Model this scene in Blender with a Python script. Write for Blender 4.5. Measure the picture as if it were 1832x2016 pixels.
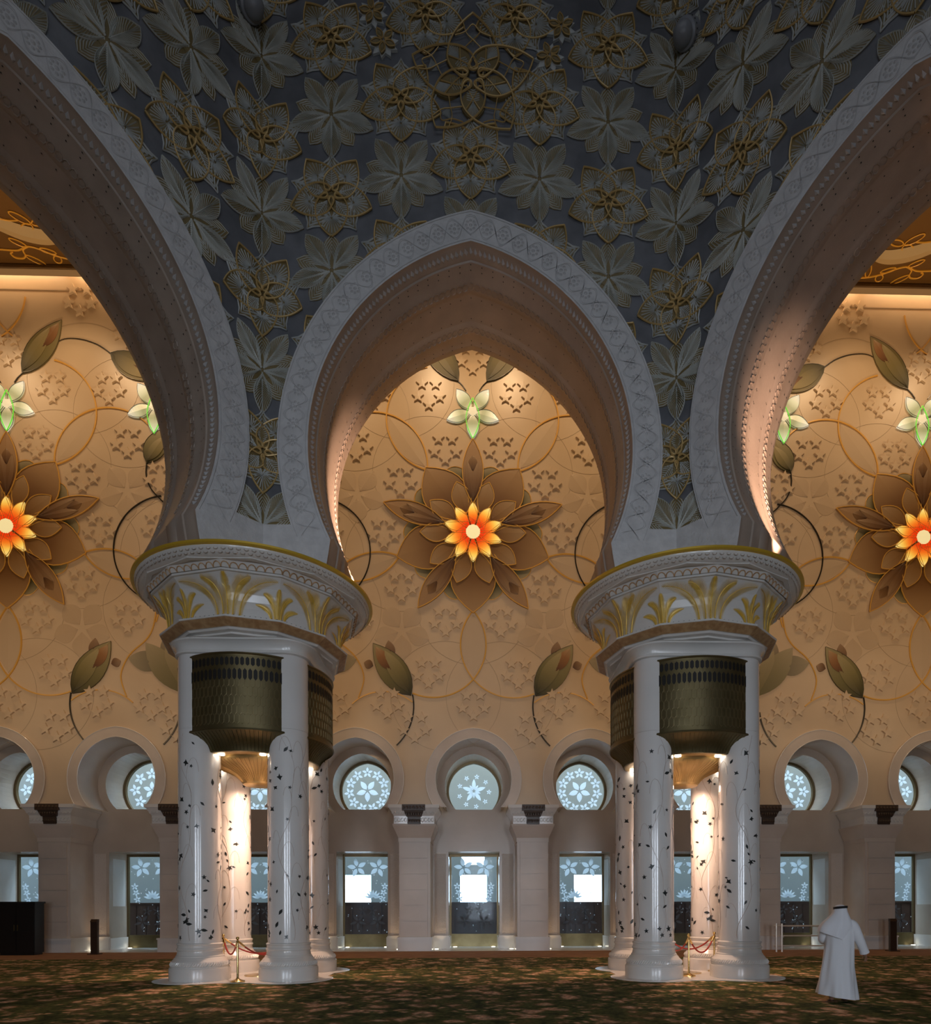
import bpy, math, random
from math import sin, cos, pi, sqrt, atan2, asin, acos, radians as R_
from mathutils import Vector, Matrix
for o in list(bpy.data.objects): bpy.data.objects.remove(o, do_unlink=True)
SC = bpy.context.scene
COL = SC.collection
random.seed(7)

# ------------------------------------------------------------------ camera
cam_d = bpy.data.cameras.new('camera'); cam = bpy.data.objects.new('camera', cam_d); COL.objects.link(cam)
cam.location = (0.087, 0.0, 1.65); cam.rotation_euler = (pi/2, 0.0025, -0.026)
cam_d.sensor_fit = 'HORIZONTAL'; cam_d.sensor_width = 36.0; cam_d.lens = 1298.5/1832*36
cam_d.shift_x = (916-971.0)/1832; cam_d.shift_y = (1785-1008)/1832
cam_d.clip_start = 0.1; cam_d.clip_end = 300
SC.camera = cam

# ------------------------------------------------------------------ sky and exposure
wd = bpy.data.worlds.new('sky'); SC.world = wd; wd.use_nodes = True
bg = wd.node_tree.nodes['Background']; bg.inputs[0].default_value = (0.72, 0.86, 1.0, 1); bg.inputs[1].default_value = 7.5
vs = SC.view_settings; vs.view_transform = 'Standard'; vs.look = 'None'; vs.exposure = 0.0; vs.gamma = 1.0; vs.use_curve_mapping = False

def area(name, loc, target, sx, sy, power, col):
    d = bpy.data.lights.new(name, 'AREA'); d.shape = 'RECTANGLE'; d.size = sx; d.size_y = sy; d.energy = power; d.color = col
    o = bpy.data.objects.new(name, d); COL.objects.link(o); o.location = loc
    o.rotation_euler = (Vector(target)-Vector(loc)).to_track_quat('-Z', 'Y').to_euler()
    return o
def spot(name, loc, target, power, col, size=70, blend=.6, rad=.05):
    d = bpy.data.lights.new(name, 'SPOT'); d.energy = power; d.color = col; d.spot_size = R_(size); d.spot_blend = blend; d.shadow_soft_size = rad
    o = bpy.data.objects.new(name, d); COL.objects.link(o); o.location = loc
    o.rotation_euler = (Vector(target)-Vector(loc)).to_track_quat('-Z', 'Y').to_euler()
    return o
WARM = (1.0, 0.66, 0.36); PINK = (1.0, 0.64, 0.45); COOL = (0.78, 0.87, 1.0)
# added area lights: assumed daylight from overhead and behind the viewer, no openings built
area('added_overhead_fill', (0, 2.5, 25.3), (0, 6.5, 0), 14, 10, 210, COOL)
for i, x in enumerate((-6.5, 0.5, 7.5)):
    area('added_rear_fill', (x, -15.4, 3.6), (x*.6, 14, 2.5), 2.6, 6.5, 175, COOL).data.spread = R_(82)
# warm concealed cove along the head of the far wall, and warm washes from the built capitals plus floating lamps added beyond them
for x in (-20, -10, 0, 10, 20):
    area('cove_light', (x, 24.33, 25.3), (x, 24.62, 20), 9.6, .25, 85, WARM)
for x in (-19, -14, -5.2, 5.2, 14, 19):
    area('far_wall_wash', (x, 18.3, 9.35), (x, 24.6, 14.5), 2.6, .5, 75, WARM)
for x in (-19, -14.6, -10.2, -5.8, -1.6, 1.6, 5.8, 10.2, 14.6, 19):   # unseen spotlights assumed in the ceiling before the far wall
    spot('assumed_ceiling_spot', (x, 20.6, 24.5), (x, 24.6, 17.5), 720, WARM, 95, 1.0, .12)

for x in (-15.5, 15.5): spot('ceiling_fill', (x, 19.6, 9.4), (x, 22.2, 24.6), 2600, WARM, 48, 1.0, .2)  # unseen floating spots added to brighten the gilt ceiling

# ------------------------------------------------------------------ materials
MT = {}
def mat(name, col=(.8,.8,.8), rough=.5, metal=0.0, emit=None, es=0.0, attr=False, spec=.5, coat=0.0):
    m = bpy.data.materials.new(name); m.use_nodes = True
    b = m.node_tree.nodes['Principled BSDF']
    b.inputs['Base Color'].default_value = (*col, 1); b.inputs['Roughness'].default_value = rough; b.inputs['Metallic'].default_value = metal
    b.inputs['Specular IOR Level'].default_value = spec; b.inputs['Coat Weight'].default_value = coat; b.inputs['Coat Roughness'].default_value = .08
    if attr:
        a = m.node_tree.nodes.new('ShaderNodeVertexColor'); a.layer_name = 'Col'
        m.node_tree.links.new(a.outputs['Color'], b.inputs['Base Color'])
        if es:
            m.node_tree.links.new(a.outputs['Color'], b.inputs['Emission Color']); b.inputs['Emission Strength'].default_value = es
    elif emit:
        b.inputs['Emission Color'].default_value = (*emit, 1); b.inputs['Emission Strength'].default_value = es
    MT[name] = m
    return m
def N(m, t, **kw):
    n = m.node_tree.nodes.new(t)
    for k, v in kw.items(): setattr(n, k, v)
    return n
def L(m, a, b): m.node_tree.links.new(a, b)
def tex(m, kind='Object'): return N(m, 'ShaderNodeTexCoord').outputs[kind]
def mottled(name, c1, c2, scale, rough, bump=0.0, detail=6, bscale=None, coat=0.0, metal=0.0, lo=.35, hi=.65, bdist=.02):
    m = mat(name, c1, rough, metal, coat=coat); b = m.node_tree.nodes['Principled BSDF']
    co = tex(m); no = N(m, 'ShaderNodeTexNoise'); no.inputs['Scale'].default_value = scale; no.inputs['Detail'].default_value = detail
    L(m, co, no.inputs['Vector'])
    r = N(m, 'ShaderNodeValToRGB'); r.color_ramp.elements[0].position = lo; r.color_ramp.elements[1].position = hi
    r.color_ramp.elements[0].color = (*c1, 1); r.color_ramp.elements[1].color = (*c2, 1)
    L(m, no.outputs['Fac'], r.inputs[0]); L(m, r.outputs[0], b.inputs['Base Color'])
    if bump:
        n2 = N(m, 'ShaderNodeTexNoise'); n2.inputs['Scale'].default_value = bscale or scale*6; n2.inputs['Detail'].default_value = 4; L(m, co, n2.inputs['Vector'])
        bp = N(m, 'ShaderNodeBump'); bp.inputs['Strength'].default_value = bump; bp.inputs['Distance'].default_value = bdist
        L(m, n2.outputs['Fac'], bp.inputs['Height']); L(m, bp.outputs[0], b.inputs['Normal'])
    return m
mottled('marble', (.74,.71,.66), (.82,.79,.75), .9, .22, coat=.15)
mottled('shaft_marble', (.78,.75,.71), (.85,.82,.79), .7, .2, coat=.6)
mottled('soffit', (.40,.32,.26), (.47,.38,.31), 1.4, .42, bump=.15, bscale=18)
mottled('carved_marble', (.62,.61,.61), (.72,.71,.71), 5, .4, bump=.7, bscale=11, bdist=.03)
mottled('rosette_marble', (.52,.51,.51), (.60,.59,.59), 5, .45)
mottled('wall_stone', (.66,.50,.33), (.72,.56,.38), .5, .34)
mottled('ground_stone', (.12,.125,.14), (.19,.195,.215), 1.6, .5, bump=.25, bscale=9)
mottled('pillar_stone', (.60,.51,.43), (.68,.59,.51), .8, .35)
mottled('panel_stone', (.52,.43,.345), (.60,.505,.41), .7, .25, coat=.2)
mottled('carved_panel', (.62,.54,.46), (.70,.62,.54), .7, .32, bump=.9, bscale=22, bdist=.03)
mottled('relief_ground', (.20,.145,.055), (.26,.19,.08), 3, .45)
mottled('relief_rib', (.54,.56,.55), (.64,.66,.65), 3, .4)
mottled('relief_leafrib', (.54,.55,.51), (.64,.65,.61), 3, .4)
mat('gold_line', (.66,.45,.18), .36, .2)
mottled('gold_leaf', (.80,.50,.07), (.95,.64,.15), 6, .38, metal=.15)
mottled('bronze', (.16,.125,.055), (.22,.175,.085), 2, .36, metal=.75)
mottled('bronze_gold', (.50,.34,.13), (.60,.42,.18), 2, .4, metal=.6)  # gold coloured bronze of the drum underside and hanging bowl
mottled('bronze_line', (.26,.20,.09), (.32,.25,.12), 2, .4, metal=.6)
mat('grille_dark', (.012,.010,.008), .6)
mat('gold_rim', (.78,.50,.05), .32, .3)
mat('bronze_frame', (.16,.11,.05), .35, .6)
mat('brown_carving', (.075,.045,.028), .4)
mottled('band_brown', (.42,.23,.10), (.58,.36,.18), 9, .5, bump=.4, bscale=40)
mat('dark_inlay', (.03,.034,.032), .3)
mat('vine_inlay', (.52,.42,.36), .35)
mat('black_vine', (.022,.017,.010), .3)
mat('gold_vine', (.78,.44,.09), .35, .1)
mat('etch_line', (.44,.32,.20), .4)
mat('tone_petal', (.60,.49,.345), .36)
mat('inlay', (.5,.5,.5), .5, attr=True)
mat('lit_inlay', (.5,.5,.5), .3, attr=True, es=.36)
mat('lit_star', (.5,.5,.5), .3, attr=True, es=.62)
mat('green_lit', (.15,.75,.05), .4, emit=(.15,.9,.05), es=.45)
mat('lamp_white', (1,1,1), .5, emit=(1,.93,.82), es=14)
mat('floor_lamp', (1,1,1), .5, emit=(1,.92,.72), es=6)
mat('ceiling_brown', (.17,.085,.02), .5)
mat('ceiling_gold', (.95,.52,.07), .4, .05)
mat('ceiling_cream', (.62,.48,.27), .5)
mat('fascia', (.42,.33,.22), .5)
mat('steel', (.78,.70,.60), .3, .3)
mat('brass', (.72,.52,.22), .2, 1.0)
mat('rope_red', (.32,.02,.012), .6)
mat('dark_wood', (.045,.022,.012), .4)
mat('screen_wood', (.075,.036,.024), .35)
mat('black_cabinet', (.008,.006,.005), .5)
mat('outer_wall', (.24,.29,.32), .7)
mat('outer_ground', (.12,.115,.11), .7)
mat('shell', (.45,.42,.38), .7)
mat('cloth', (.78,.78,.80), .8)
mat('cloth_scarf', (.80,.80,.83), .8)
mat('agal', (.01,.01,.011), .6)
mat('skin', (.30,.16,.10), .5)
mat('sandal', (.10,.055,.03), .5)
mat('knob_stone', (.30,.31,.34), .35)
def glass():
    m = bpy.data.materials.new('pane'); m.use_nodes = True; nt = m.node_tree; nt.nodes.clear()
    o = nt.nodes.new('ShaderNodeOutputMaterial'); mx = nt.nodes.new('ShaderNodeMixShader'); t = nt.nodes.new('ShaderNodeBsdfTransparent'); g = nt.nodes.new('ShaderNodeBsdfGlossy')
    t.inputs[0].default_value = (.86,.93,.97,1); g.inputs['Roughness'].default_value = .05; mx.inputs[0].default_value = .005
    nt.links.new(t.outputs[0], mx.inputs[1]); nt.links.new(g.outputs[0], mx.inputs[2]); nt.links.new(mx.outputs[0], o.inputs[0])
    MT['pane'] = m
    for nm, c, w in (('etched_glass', (.90,.96,1.0), .85), ('etched_shaded', (.20,.20,.21), .5)):  # second, darker copy has the gloom of the screens behind put into its colour
        m = bpy.data.materials.new(nm); m.use_nodes = True; nt = m.node_tree; nt.nodes.clear()
        o = nt.nodes.new('ShaderNodeOutputMaterial'); mx = nt.nodes.new('ShaderNodeMixShader'); t = nt.nodes.new('ShaderNodeBsdfTranslucent'); g = nt.nodes.new('ShaderNodeBsdfDiffuse')
        t.inputs[0].default_value = (*c, 1); g.inputs[0].default_value = (*c, 1); mx.inputs[0].default_value = 1-w
        nt.links.new(t.outputs[0], mx.inputs[1]); nt.links.new(g.outputs[0], mx.inputs[2]); nt.links.new(mx.outputs[0], o.inputs[0]); MT[nm] = m
glass()
def carpet():
    m = mat('carpet', (.1,.1,.05), .95, spec=.1); b = m.node_tree.nodes['Principled BSDF']; co = tex(m)
    nz = N(m, 'ShaderNodeTexNoise'); nz.inputs['Scale'].default_value = 2.6; nz.inputs['Detail'].default_value = 6
    mx = N(m, 'ShaderNodeMix', data_type='VECTOR'); mx.inputs[0].default_value = .35
    L(m, co, nz.inputs['Vector']); L(m, co, mx.inputs[4]); L(m, nz.outputs['Color'], mx.inputs[5])
    def vor(scale, stops, vec):
        v = N(m, 'ShaderNodeTexVoronoi'); v.inputs['Scale'].default_value = scale; L(m, vec, v.inputs['Vector'])
        r = N(m, 'ShaderNodeValToRGB'); e = r.color_ramp; e.elements[0].position = stops[0][0]; e.elements[0].color = (*stops[0][1], 1); e.elements[1].position = stops[-1][0]; e.elements[1].color = (*stops[-1][1], 1)
        for p, c in stops[1:-1]: k = e.elements.new(p); k.color = (*c, 1)
        L(m, v.outputs['Distance'], r.inputs[0]); return r.outputs[0], v
    big, _ = vor(3.1, [(0,(.86,.54,.40)),(.14,(.62,.30,.20)),(.22,(.90,.62,.46)),(.33,(.66,.38,.25)),(.42,(.20,.14,.06)),(.54,(.13,.145,.05)),(.8,(.055,.065,.022))], mx.outputs[1])
    sm, _ = vor(7.5, [(0,(.92,.66,.48)),(.24,(.74,.42,.28)),(.34,(.24,.18,.07)),(.46,(.13,.155,.05)),(.7,(.05,.065,.022))], mx.outputs[1])
    n2 = N(m, 'ShaderNodeTexNoise'); n2.inputs['Scale'].default_value = 1.5; n2.inputs['Detail'].default_value = 3; L(m, co, n2.inputs['Vector'])
    r3 = N(m, 'ShaderNodeValToRGB'); r3.color_ramp.elements[0].position = .47; r3.color_ramp.elements[1].position = .58; L(m, n2.outputs['Fac'], r3.inputs[0])
    mm = N(m, 'ShaderNodeMix', data_type='RGBA'); L(m, r3.outputs[0], mm.inputs[0]); L(m, big, mm.inputs[6]); L(m, sm, mm.inputs[7])
    n4 = N(m, 'ShaderNodeTexNoise'); n4.inputs['Scale'].default_value = 14; n4.inputs['Detail'].default_value = 4; L(m, co, n4.inputs['Vector'])
    r4 = N(m, 'ShaderNodeValToRGB'); r4.color_ramp.elements[0].position = .35; r4.color_ramp.elements[0].color = (.35,.4,.3,1); r4.color_ramp.elements[1].position = .65; r4.color_ramp.elements[1].color = (1.25,1.15,1.0,1); L(m, n4.outputs['Fac'], r4.inputs[0])
    mu = N(m, 'ShaderNodeMix', data_type='RGBA', blend_type='MULTIPLY'); mu.inputs[0].default_value = .85; L(m, mm.outputs[2], mu.inputs[6]); L(m, r4.outputs[0], mu.inputs[7]); L(m, mu.outputs[2], b.inputs['Base Color'])
carpet()
mottled('carpet_border', (.22,.10,.04), (.31,.155,.065), 2.5, .9)

# ------------------------------------------------------------------ mesh helpers
class MB:
    def __init__(s): s.v = []; s.f = []; s.c = None
    def add(s, vs, fs, cs=None):
        n = len(s.v); s.v.extend(vs); s.f.extend([tuple(i+n for i in f) for f in fs])
        if cs is not None:
            if s.c is None: s.c = [(1,1,1)]*n
            s.c.extend(cs)
    def box(s, x0, x1, y0, y1, z0, z1):
        s.add([(x0,y0,z0),(x1,y0,z0),(x1,y1,z0),(x0,y1,z0),(x0,y0,z1),(x1,y0,z1),(x1,y1,z1),(x0,y1,z1)],
              [(0,3,2,1),(4,5,6,7),(0,1,5,4),(1,2,6,5),(2,3,7,6),(3,0,4,7)])
    def frustum(s, a, b):      # a, b = (x0,x1,y0,y1,z)
        x0,x1,y0,y1,z0 = a; X0,X1,Y0,Y1,z1 = b
        s.add([(x0,y0,z0),(x1,y0,z0),(x1,y1,z0),(x0,y1,z0),(X0,Y0,z1),(X1,Y0,z1),(X1,Y1,z1),(X0,Y1,z1)],
              [(0,3,2,1),(4,5,6,7),(0,1,5,4),(1,2,6,5),(2,3,7,6),(3,0,4,7)])
    def tube(s, pts, r, n=5, closed=False, cap=True):
        P = [Vector(p) for p in pts]; m = len(P); rings = []; up = None
        base = len(s.v)
        for i in range(m):
            a = P[(i-1) % m] if (closed or i > 0) else P[i]; b = P[(i+1) % m] if (closed or i < m-1) else P[i]
            t = (b-a); t = t.normalized() if t.length > 1e-9 else Vector((0,0,1))
            if up is None:
                up = t.orthogonal().normalized()
            else:
                up = (up - t*up.dot(t)); up = up.normalized() if up.length > 1e-6 else t.orthogonal().normalized()
            w = t.cross(up); rr = r[i] if isinstance(r, (list, tuple)) else r
            for k in range(n):
                a_ = 2*pi*k/n; s.v.append(tuple(P[i]+up*(rr*cos(a_))+w*(rr*sin(a_))))
        for i in range(m if closed else m-1):
            for k in range(n):
                j = (i+1) % m
                s.f.append((base+i*n+k, base+j*n+k, base+j*n+(k+1) % n, base+i*n+(k+1) % n))
        if cap and not closed:
            s.f.append(tuple(base+k for k in range(n))); s.f.append(tuple(base+(m-1)*n+k for k in reversed(range(n))))
    def lathe(s, prof, n=48, c=(0,0,0), ph=0.0, capb=False, capt=False):
        base = len(s.v)
        for r, z in prof:
            for k in range(n):
                a = ph+2*pi*k/n; s.v.append((c[0]+r*cos(a), c[1]+r*sin(a), c[2]+z))
        for i in range(len(prof)-1):
            for k in range(n):
                s.f.append((base+i*n+k, base+i*n+(k+1) % n, base+(i+1)*n+(k+1) % n, base+(i+1)*n+k))
        if capb: s.f.append(tuple(base+k for k in reversed(range(n))))
        if capt: s.f.append(tuple(base+(len(prof)-1)*n+k for k in range(n)))
    def grid(s, rows, close_u=False, cols=None):
        base = len(s.v); nu = len(rows[0])
        for r in rows: s.v.extend([tuple(p) for p in r])
        if cols:
            if s.c is None: s.c = [(1,1,1)]*base
            for r in cols: s.c.extend(r)
        for i in range(len(rows)-1):
            for k in range(nu if close_u else nu-1):
                k2 = (k+1) % nu
                s.f.append((base+i*nu+k, base+i*nu+k2, base+(i+1)*nu+k2, base+(i+1)*nu+k))
    def poly(s, pts, c=None):
        n = len(s.v); s.v.extend([tuple(p) for p in pts]); s.f.append(tuple(range(n, n+len(pts))))
        if c is not None:
            if s.c is None: s.c = [(1,1,1)]*n
            s.c.extend([c]*len(pts))
    def prism(s, pts, y0, y1):   # outline in x,z pushed from y0 (front) to y1
        n = len(pts); b = len(s.v)
        s.v.extend([(p[0], y0, p[1]) for p in pts]); s.v.extend([(p[0], y1, p[1]) for p in pts])
        s.f.append(tuple(range(b, b+n))); s.f.append(tuple(reversed(range(b+n, b+2*n))))
        for k in range(n): s.f.append((b+k, b+n+k, b+n+(k+1) % n, b+(k+1) % n))
    def mesh(s, name, m, smooth=False):
        me = bpy.data.meshes.new(name); me.from_pydata(s.v, [], s.f)
        if s.c is not None:
            ca = me.color_attributes.new('Col', 'FLOAT_COLOR', 'POINT')
            flat = []
            for c in s.c: flat.extend((c[0], c[1], c[2], 1.0))
            ca.data.foreach_set('color', flat)
        me.materials.append(MT[m])
        if smooth:
            me.polygons.foreach_set('use_smooth', [True]*len(me.polygons))
            try: me.set_sharp_from_angle(angle=R_(38))
            except Exception: pass
        me.update()
        return me
    def obj(s, name, m, parent=None, smooth=False, **kw): return link(name, s.mesh(name, m, smooth), parent, **kw)
def link(name, me, parent=None, loc=None, **kw):
    o = bpy.data.objects.new(name, me); COL.objects.link(o)
    if parent is not None: o.parent = parent
    if loc is not None: o.location = loc
    for k, v in kw.items(): o[k] = v
    return o
def empty(name, loc=(0,0,0), **kw):
    o = bpy.data.objects.new(name, None); COL.objects.link(o); o.location = loc; o.empty_display_size = .2
    for k, v in kw.items(): o[k] = v
    return o
def copy_tree(o, parent=None):
    c = o.copy(); COL.objects.link(c)
    if parent is not None: c.parent = parent
    for ch in list(o.children): copy_tree(ch, c)
    return c
def S(o, label, cat): o['kind'] = 'structure'; o['label'] = label; o['category'] = cat; return o
def T(o, label, cat, group=None):
    o['label'] = label; o['category'] = cat
    if group: o['group'] = group
    return o

# ------------------------------------------------------------------ pointed horseshoe arch curve
def arch_side(ax, z0, Rr, zf, n, dr=0.0):
    """right half from foot to apex; circle centre at (-ax, z0), radius Rr+dr, foot cut at z = zf"""
    r = Rr+dr
    f0 = asin(max(-1, min(1, (zf-z0)/r))); f1 = acos(ax/r)
    return [(-ax+r*cos(f0+(f1-f0)*i/n), z0+r*sin(f0+(f1-f0)*i/n)) for i in range(n+1)]
def arch_full(ax, z0, Rr, zf, n, dr=0.0):
    h = arch_side(ax, z0, Rr, zf, n, dr)
    return [(-x, z) for x, z in h] + [(x, z) for x, z in reversed(h[:-1])]
def resample(pl, n):
    P = [Vector((p[0], p[1])) for p in pl]; d = [0]
    for i in range(1, len(P)): d.append(d[-1]+(P[i]-P[i-1]).length)
    out = []; j = 0
    for i in range(n+1):
        t = d[-1]*i/n
        while j < len(P)-2 and d[j+1] < t: j += 1
        u = (t-d[j])/max(1e-9, d[j+1]-d[j]); q = P[j].lerp(P[j+1], min(1, max(0, u))); out.append((q.x, q.y))
    return out
# ================================================================== ROOM SHELL
Y0 = 24.67                       # front plane of the far wall arcade
Y1 = Y0/.952; Y2 = Y1/.95        # recessed panel plane, glazing plane
CEIL = 24.62
m = MB(); m.box(-28, 28, -16, Y0-3.35, -.2, 0); floor = S(m.obj('floor', 'carpet'), 'floor under a green carpet with pink floral sprays', 'floor')
m = MB(); m.box(-28, 28, Y0-3.35, Y0-.12, -.2, 0.004); S(m.obj('trim_1', 'carpet_border'), 'plain rust brown carpet border along the far wall', 'carpet border')
m = MB(); m.box(-28, 28, Y0-.12, Y2+.3, -.2, 0.012); S(m.obj('trim_2', 'marble'), 'strip of polished white marble floor at the foot of the far wall', 'floor strip')
m = MB(); m.box(-28, -27.7, -16, 30, 0, 27); S(m.obj('wall_left', 'shell'), 'plain side wall of the hall on the left', 'wall')
m = MB(); m.box(27.7, 28, -16, 30, 0, 27); S(m.obj('wall_right', 'shell'), 'plain side wall of the hall on the right', 'wall')
m = MB(); m.box(-28, 28, -16.3, -16, 0, 27); S(m.obj('wall_entrance', 'shell'), 'plain entrance wall behind the viewer', 'wall')
m = MB(); m.box(-28, 28, -16, Y0+.5, 26.0, 26.3); S(m.obj('ceiling_dome_ring', 'shell'), 'plain upper ceiling above the domed bay', 'ceiling')

# ================================================================== OCTAGON OF ARCHES CARRYING THE DOME
OD, OA, OT = 14.8, 4.64, 2.8
AX, AZ, AR, AF = 1.113, 11.9, 4.73, 9.118
BAND = .68; ZT = 26.0; C45 = sqrt(.5)
AS = 9.8
def OC(n, dr=0.0):
    """arch outline with the small reversed foot below the springing"""
    p = arch_full(AX, AZ, AR, AS, n, dr); x, z = p[-1]
    q = [(x+.05, (AS+AF)/2), (x+.11, AF)]
    return [(-a, b) for a, b in reversed(q)] + p + q
def PW(k, s, z, off=0.0):
    if k == 0: return (s, OD-off, z)
    if k < 0:
        cx, cy = -OA-OA*C45, OD-OA*C45
        return (cx+s*C45+off*C45, cy+s*C45-off*C45, z)
    cx, cy = OA+OA*C45, OD-OA*C45
    return (cx+s*C45-off*C45, cy-s*C45-off*C45, z)
def PU(su, z, off=0.0):
    """unfolded coordinate along the octagon"""
    if abs(su) <= OA: return PW(0, su, z, off)
    return PW(1, su-2*OA, z, off) if su > 0 else PW(-1, su+2*OA, z, off)
def outer_rect(n1, n2):
    """boundary of a wall bay from left foot up, across the top, down to right foot; n1 per side, n2 across"""
    p = [(-OA, AF+(ZT-AF)*i/n1) for i in range(n1)] + [(-OA+2*OA*i/n2, ZT) for i in range(n2)] + [(OA, ZT-(ZT-AF)*i/n1) for i in range(n1+1)]
    return p
WALLN = {-1: 'left', 0: 'middle', 1: 'right'}
walls = {}
for k in (-1, 0, 1):
    m = MB()
    NN = 36
    inner = OC(NN, BAND-.3)
    out = outer_rect(26, 24)
    assert len(out) == len(inner)
    m.grid([[PW(k, *p, 0.0) for p in inner], [PW(k, *p, 0.0) for p in out]])
    ina = OC(NN, 0)
    bk = [(p[0]*(1+OT*math.tan(pi/8)/OA) if abs(p[0]) > .01 else 0, p[1]) for p in out]
    m.grid([[PW(k, *p, -OT) for p in ina], [PW(k, *p, -OT) for p in bk]])
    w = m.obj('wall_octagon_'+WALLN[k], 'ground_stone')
    S(w, {-1: 'grey wall of carved flowers around the arch cut by the left edge', 0: 'grey wall of carved flowers above the middle arch', 1: 'grey wall of carved flowers around the arch cut by the right edge'}[k], 'arched wall')
    walls[k] = w
    # flat carved archivolt and springer, slightly proud of the wall
    bo = OC(NN, BAND)
    ZS = 10.12
    fo = []
    for i, p in enumerate(bo):
        if p[1] < ZS: fo.append((math.copysign(OA, p[0]), p[1]))
        else: fo.append(p)
    # crisp step where the springer meets the flower strip
    ins = []; ino = []
    for i, p in enumerate(bo):
        if i > 0 and bo[i-1][1] < ZS <= p[1]:
            t = (ZS-bo[i-1][1])/(p[1]-bo[i-1][1]); q = (ina[i-1][0]+(ina[i][0]-ina[i-1][0])*t, ina[i-1][1]+(ina[i][1]-ina[i-1][1])*t)
            b_ = bo[i-1][0]+(p[0]-bo[i-1][0])*t
            ins += [q, q]; ino += [(math.copysign(OA, p[0]), ZS), (b_, ZS)]
        if i > 0 and bo[i-1][1] >= ZS > p[1]:
            t = (bo[i-1][1]-ZS)/(bo[i-1][1]-p[1]); q = (ina[i-1][0]+(ina[i][0]-ina[i-1][0])*t, ina[i-1][1]+(ina[i][1]-ina[i-1][1])*t)
            b_ = bo[i-1][0]+(p[0]-bo[i-1][0])*t
            ins += [q, q]; ino += [(b_, ZS), (math.copysign(OA, p[0]), ZS)]
        ins.append(ina[i]); ino.append(fo[i])
    PR = .09
    m = MB()
    mid = [((a[0]+b[0])/2, (a[1]+b[1])/2) for a, b in zip(ins, ino)]
    m.grid([[PW(k, *p, PR) for p in ins], [PW(k, *p, PR) for p in ino], [PW(k, *p, -.05) for p in ino]])
    arch = m.obj('archivolt', 'carved_marble', w)
    # rosettes and running waves carved on the band
    cl = resample(arch_full(AX, AZ, AR, AS+.35, NN, BAND*.5), 46)
    m = MB()
    for i in range(1, 46):
        x, z = cl[i]
        for j in range(8):
            a0 = 2*pi*j/8; c0 = (x+.10*cos(a0), z+.10*sin(a0))
            ring = [(c0[0]+.045*cos(a0+2*pi*q/6), c0[1]+.045*sin(a0+2*pi*q/6)) for q in range(6)]
            n0 = len(m.v); m.v.append(PW(k, *c0, PR+.016)); m.v.extend([PW(k, *p, PR-.004) for p in ring])
            for q in range(6): m.f.append((n0, n0+1+q, n0+1+(q+1) % 6))
        c0 = (x, z); ring = [(x+.05*cos(2*pi*q/8), z+.05*sin(2*pi*q/8)) for q in range(8)]
        n0 = len(m.v); m.v.append(PW(k, *c0, PR+.02)); m.v.extend([PW(k, *p, PR-.004) for p in ring])
        for q in range(8): m.f.append((n0, n0+1+q, n0+1+(q+1) % 8))
    m.obj('carved_rosettes', 'rosette_marble', arch, kind='stuff')
    m = MB()
    big = resample(arch_full(AX, AZ, AR, AS+.1, NN, BAND*.5), 46*8)
    for sg in (1, -1):
        for amp in (.20, .235):
            pts = []
            for i in range(1, len(big)-1):
                tx = big[i+1][0]-big[i-1][0]; tz = big[i+1][1]-big[i-1][1]; l = sqrt(tx*tx+tz*tz); nx, nz = -tz/l, tx/l
                d = sg*amp*cos(pi*i/8)
                pts.append(PW(k, big[i][0]+nx*d, big[i][1]+nz*d, PR))
            m.tube(pts, .009, 3, cap=False)
    for dr in (.05, BAND-.04):
        m.tube([PW(k, *p, PR) for p in arch_full(AX, AZ, AR, AS+.05, NN, dr)], .012, 4, cap=False)
    m.obj('carved_wave_lines', 'rosette_marble', arch, kind='stuff')
    # soffit with stepped mouldings
    prof = [(-PR, 0), (-.02, 0), (.02, -.01), (.22, -.085), (.26, -.085), (.28, -.115), (.30, -.12), (.62, -.12), (.66, -.15), (.98, -.165), (1.02, -.14), (1.06, -.14), (1.40, -.125), (1.74, -.14), (1.78, -.14), (1.82, -.165), (2.14, -.15), (2.18, -.12), (2.50, -.12), (2.52, -.085), (2.56, -.085), (OT-.02, -.01), (OT, 0)]
    m = MB()
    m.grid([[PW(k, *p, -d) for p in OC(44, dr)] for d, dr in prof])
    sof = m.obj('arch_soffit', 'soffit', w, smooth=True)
    # bead moulding on the front chamfer, scroll strips and rows of small dark studs on the soffit
    m = MB()
    bd = resample(arch_full(AX, AZ, AR, AS+.15, 60, -.045), 150)
    for i in range(len(bd)-1):
        x, z = bd[i]; tx = bd[i+1][0]-x; tz = bd[i+1][1]-z; l = sqrt(tx*tx+tz*tz); tx /= l; tz /= l
        for dep, off in ((.115, 0),):
            n0 = len(m.v)
            cx, cz = x, z
            nx, nz = -tz, tx
            sgn = 1 if (cx*nx+(cz-AZ)*nz) < 0 else -1
            for d_, t_, h_ in ((0, 0, .05), (.085, .02, .012), (0, .045, 0), (-.085, -.02, -.02), (0, -.045, 0)):
                m.v.append(PW(k, cx+tx*t_+nx*sgn*h_, cz+tz*t_+nz*sgn*h_, -(dep+d_)))
            for q in range(4): m.f.append((n0, n0+1+q, n0+1+(q+1) % 4))
    m.obj('bead_moulding', 'rosette_marble', sof, kind='stuff')
    m = MB()
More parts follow.
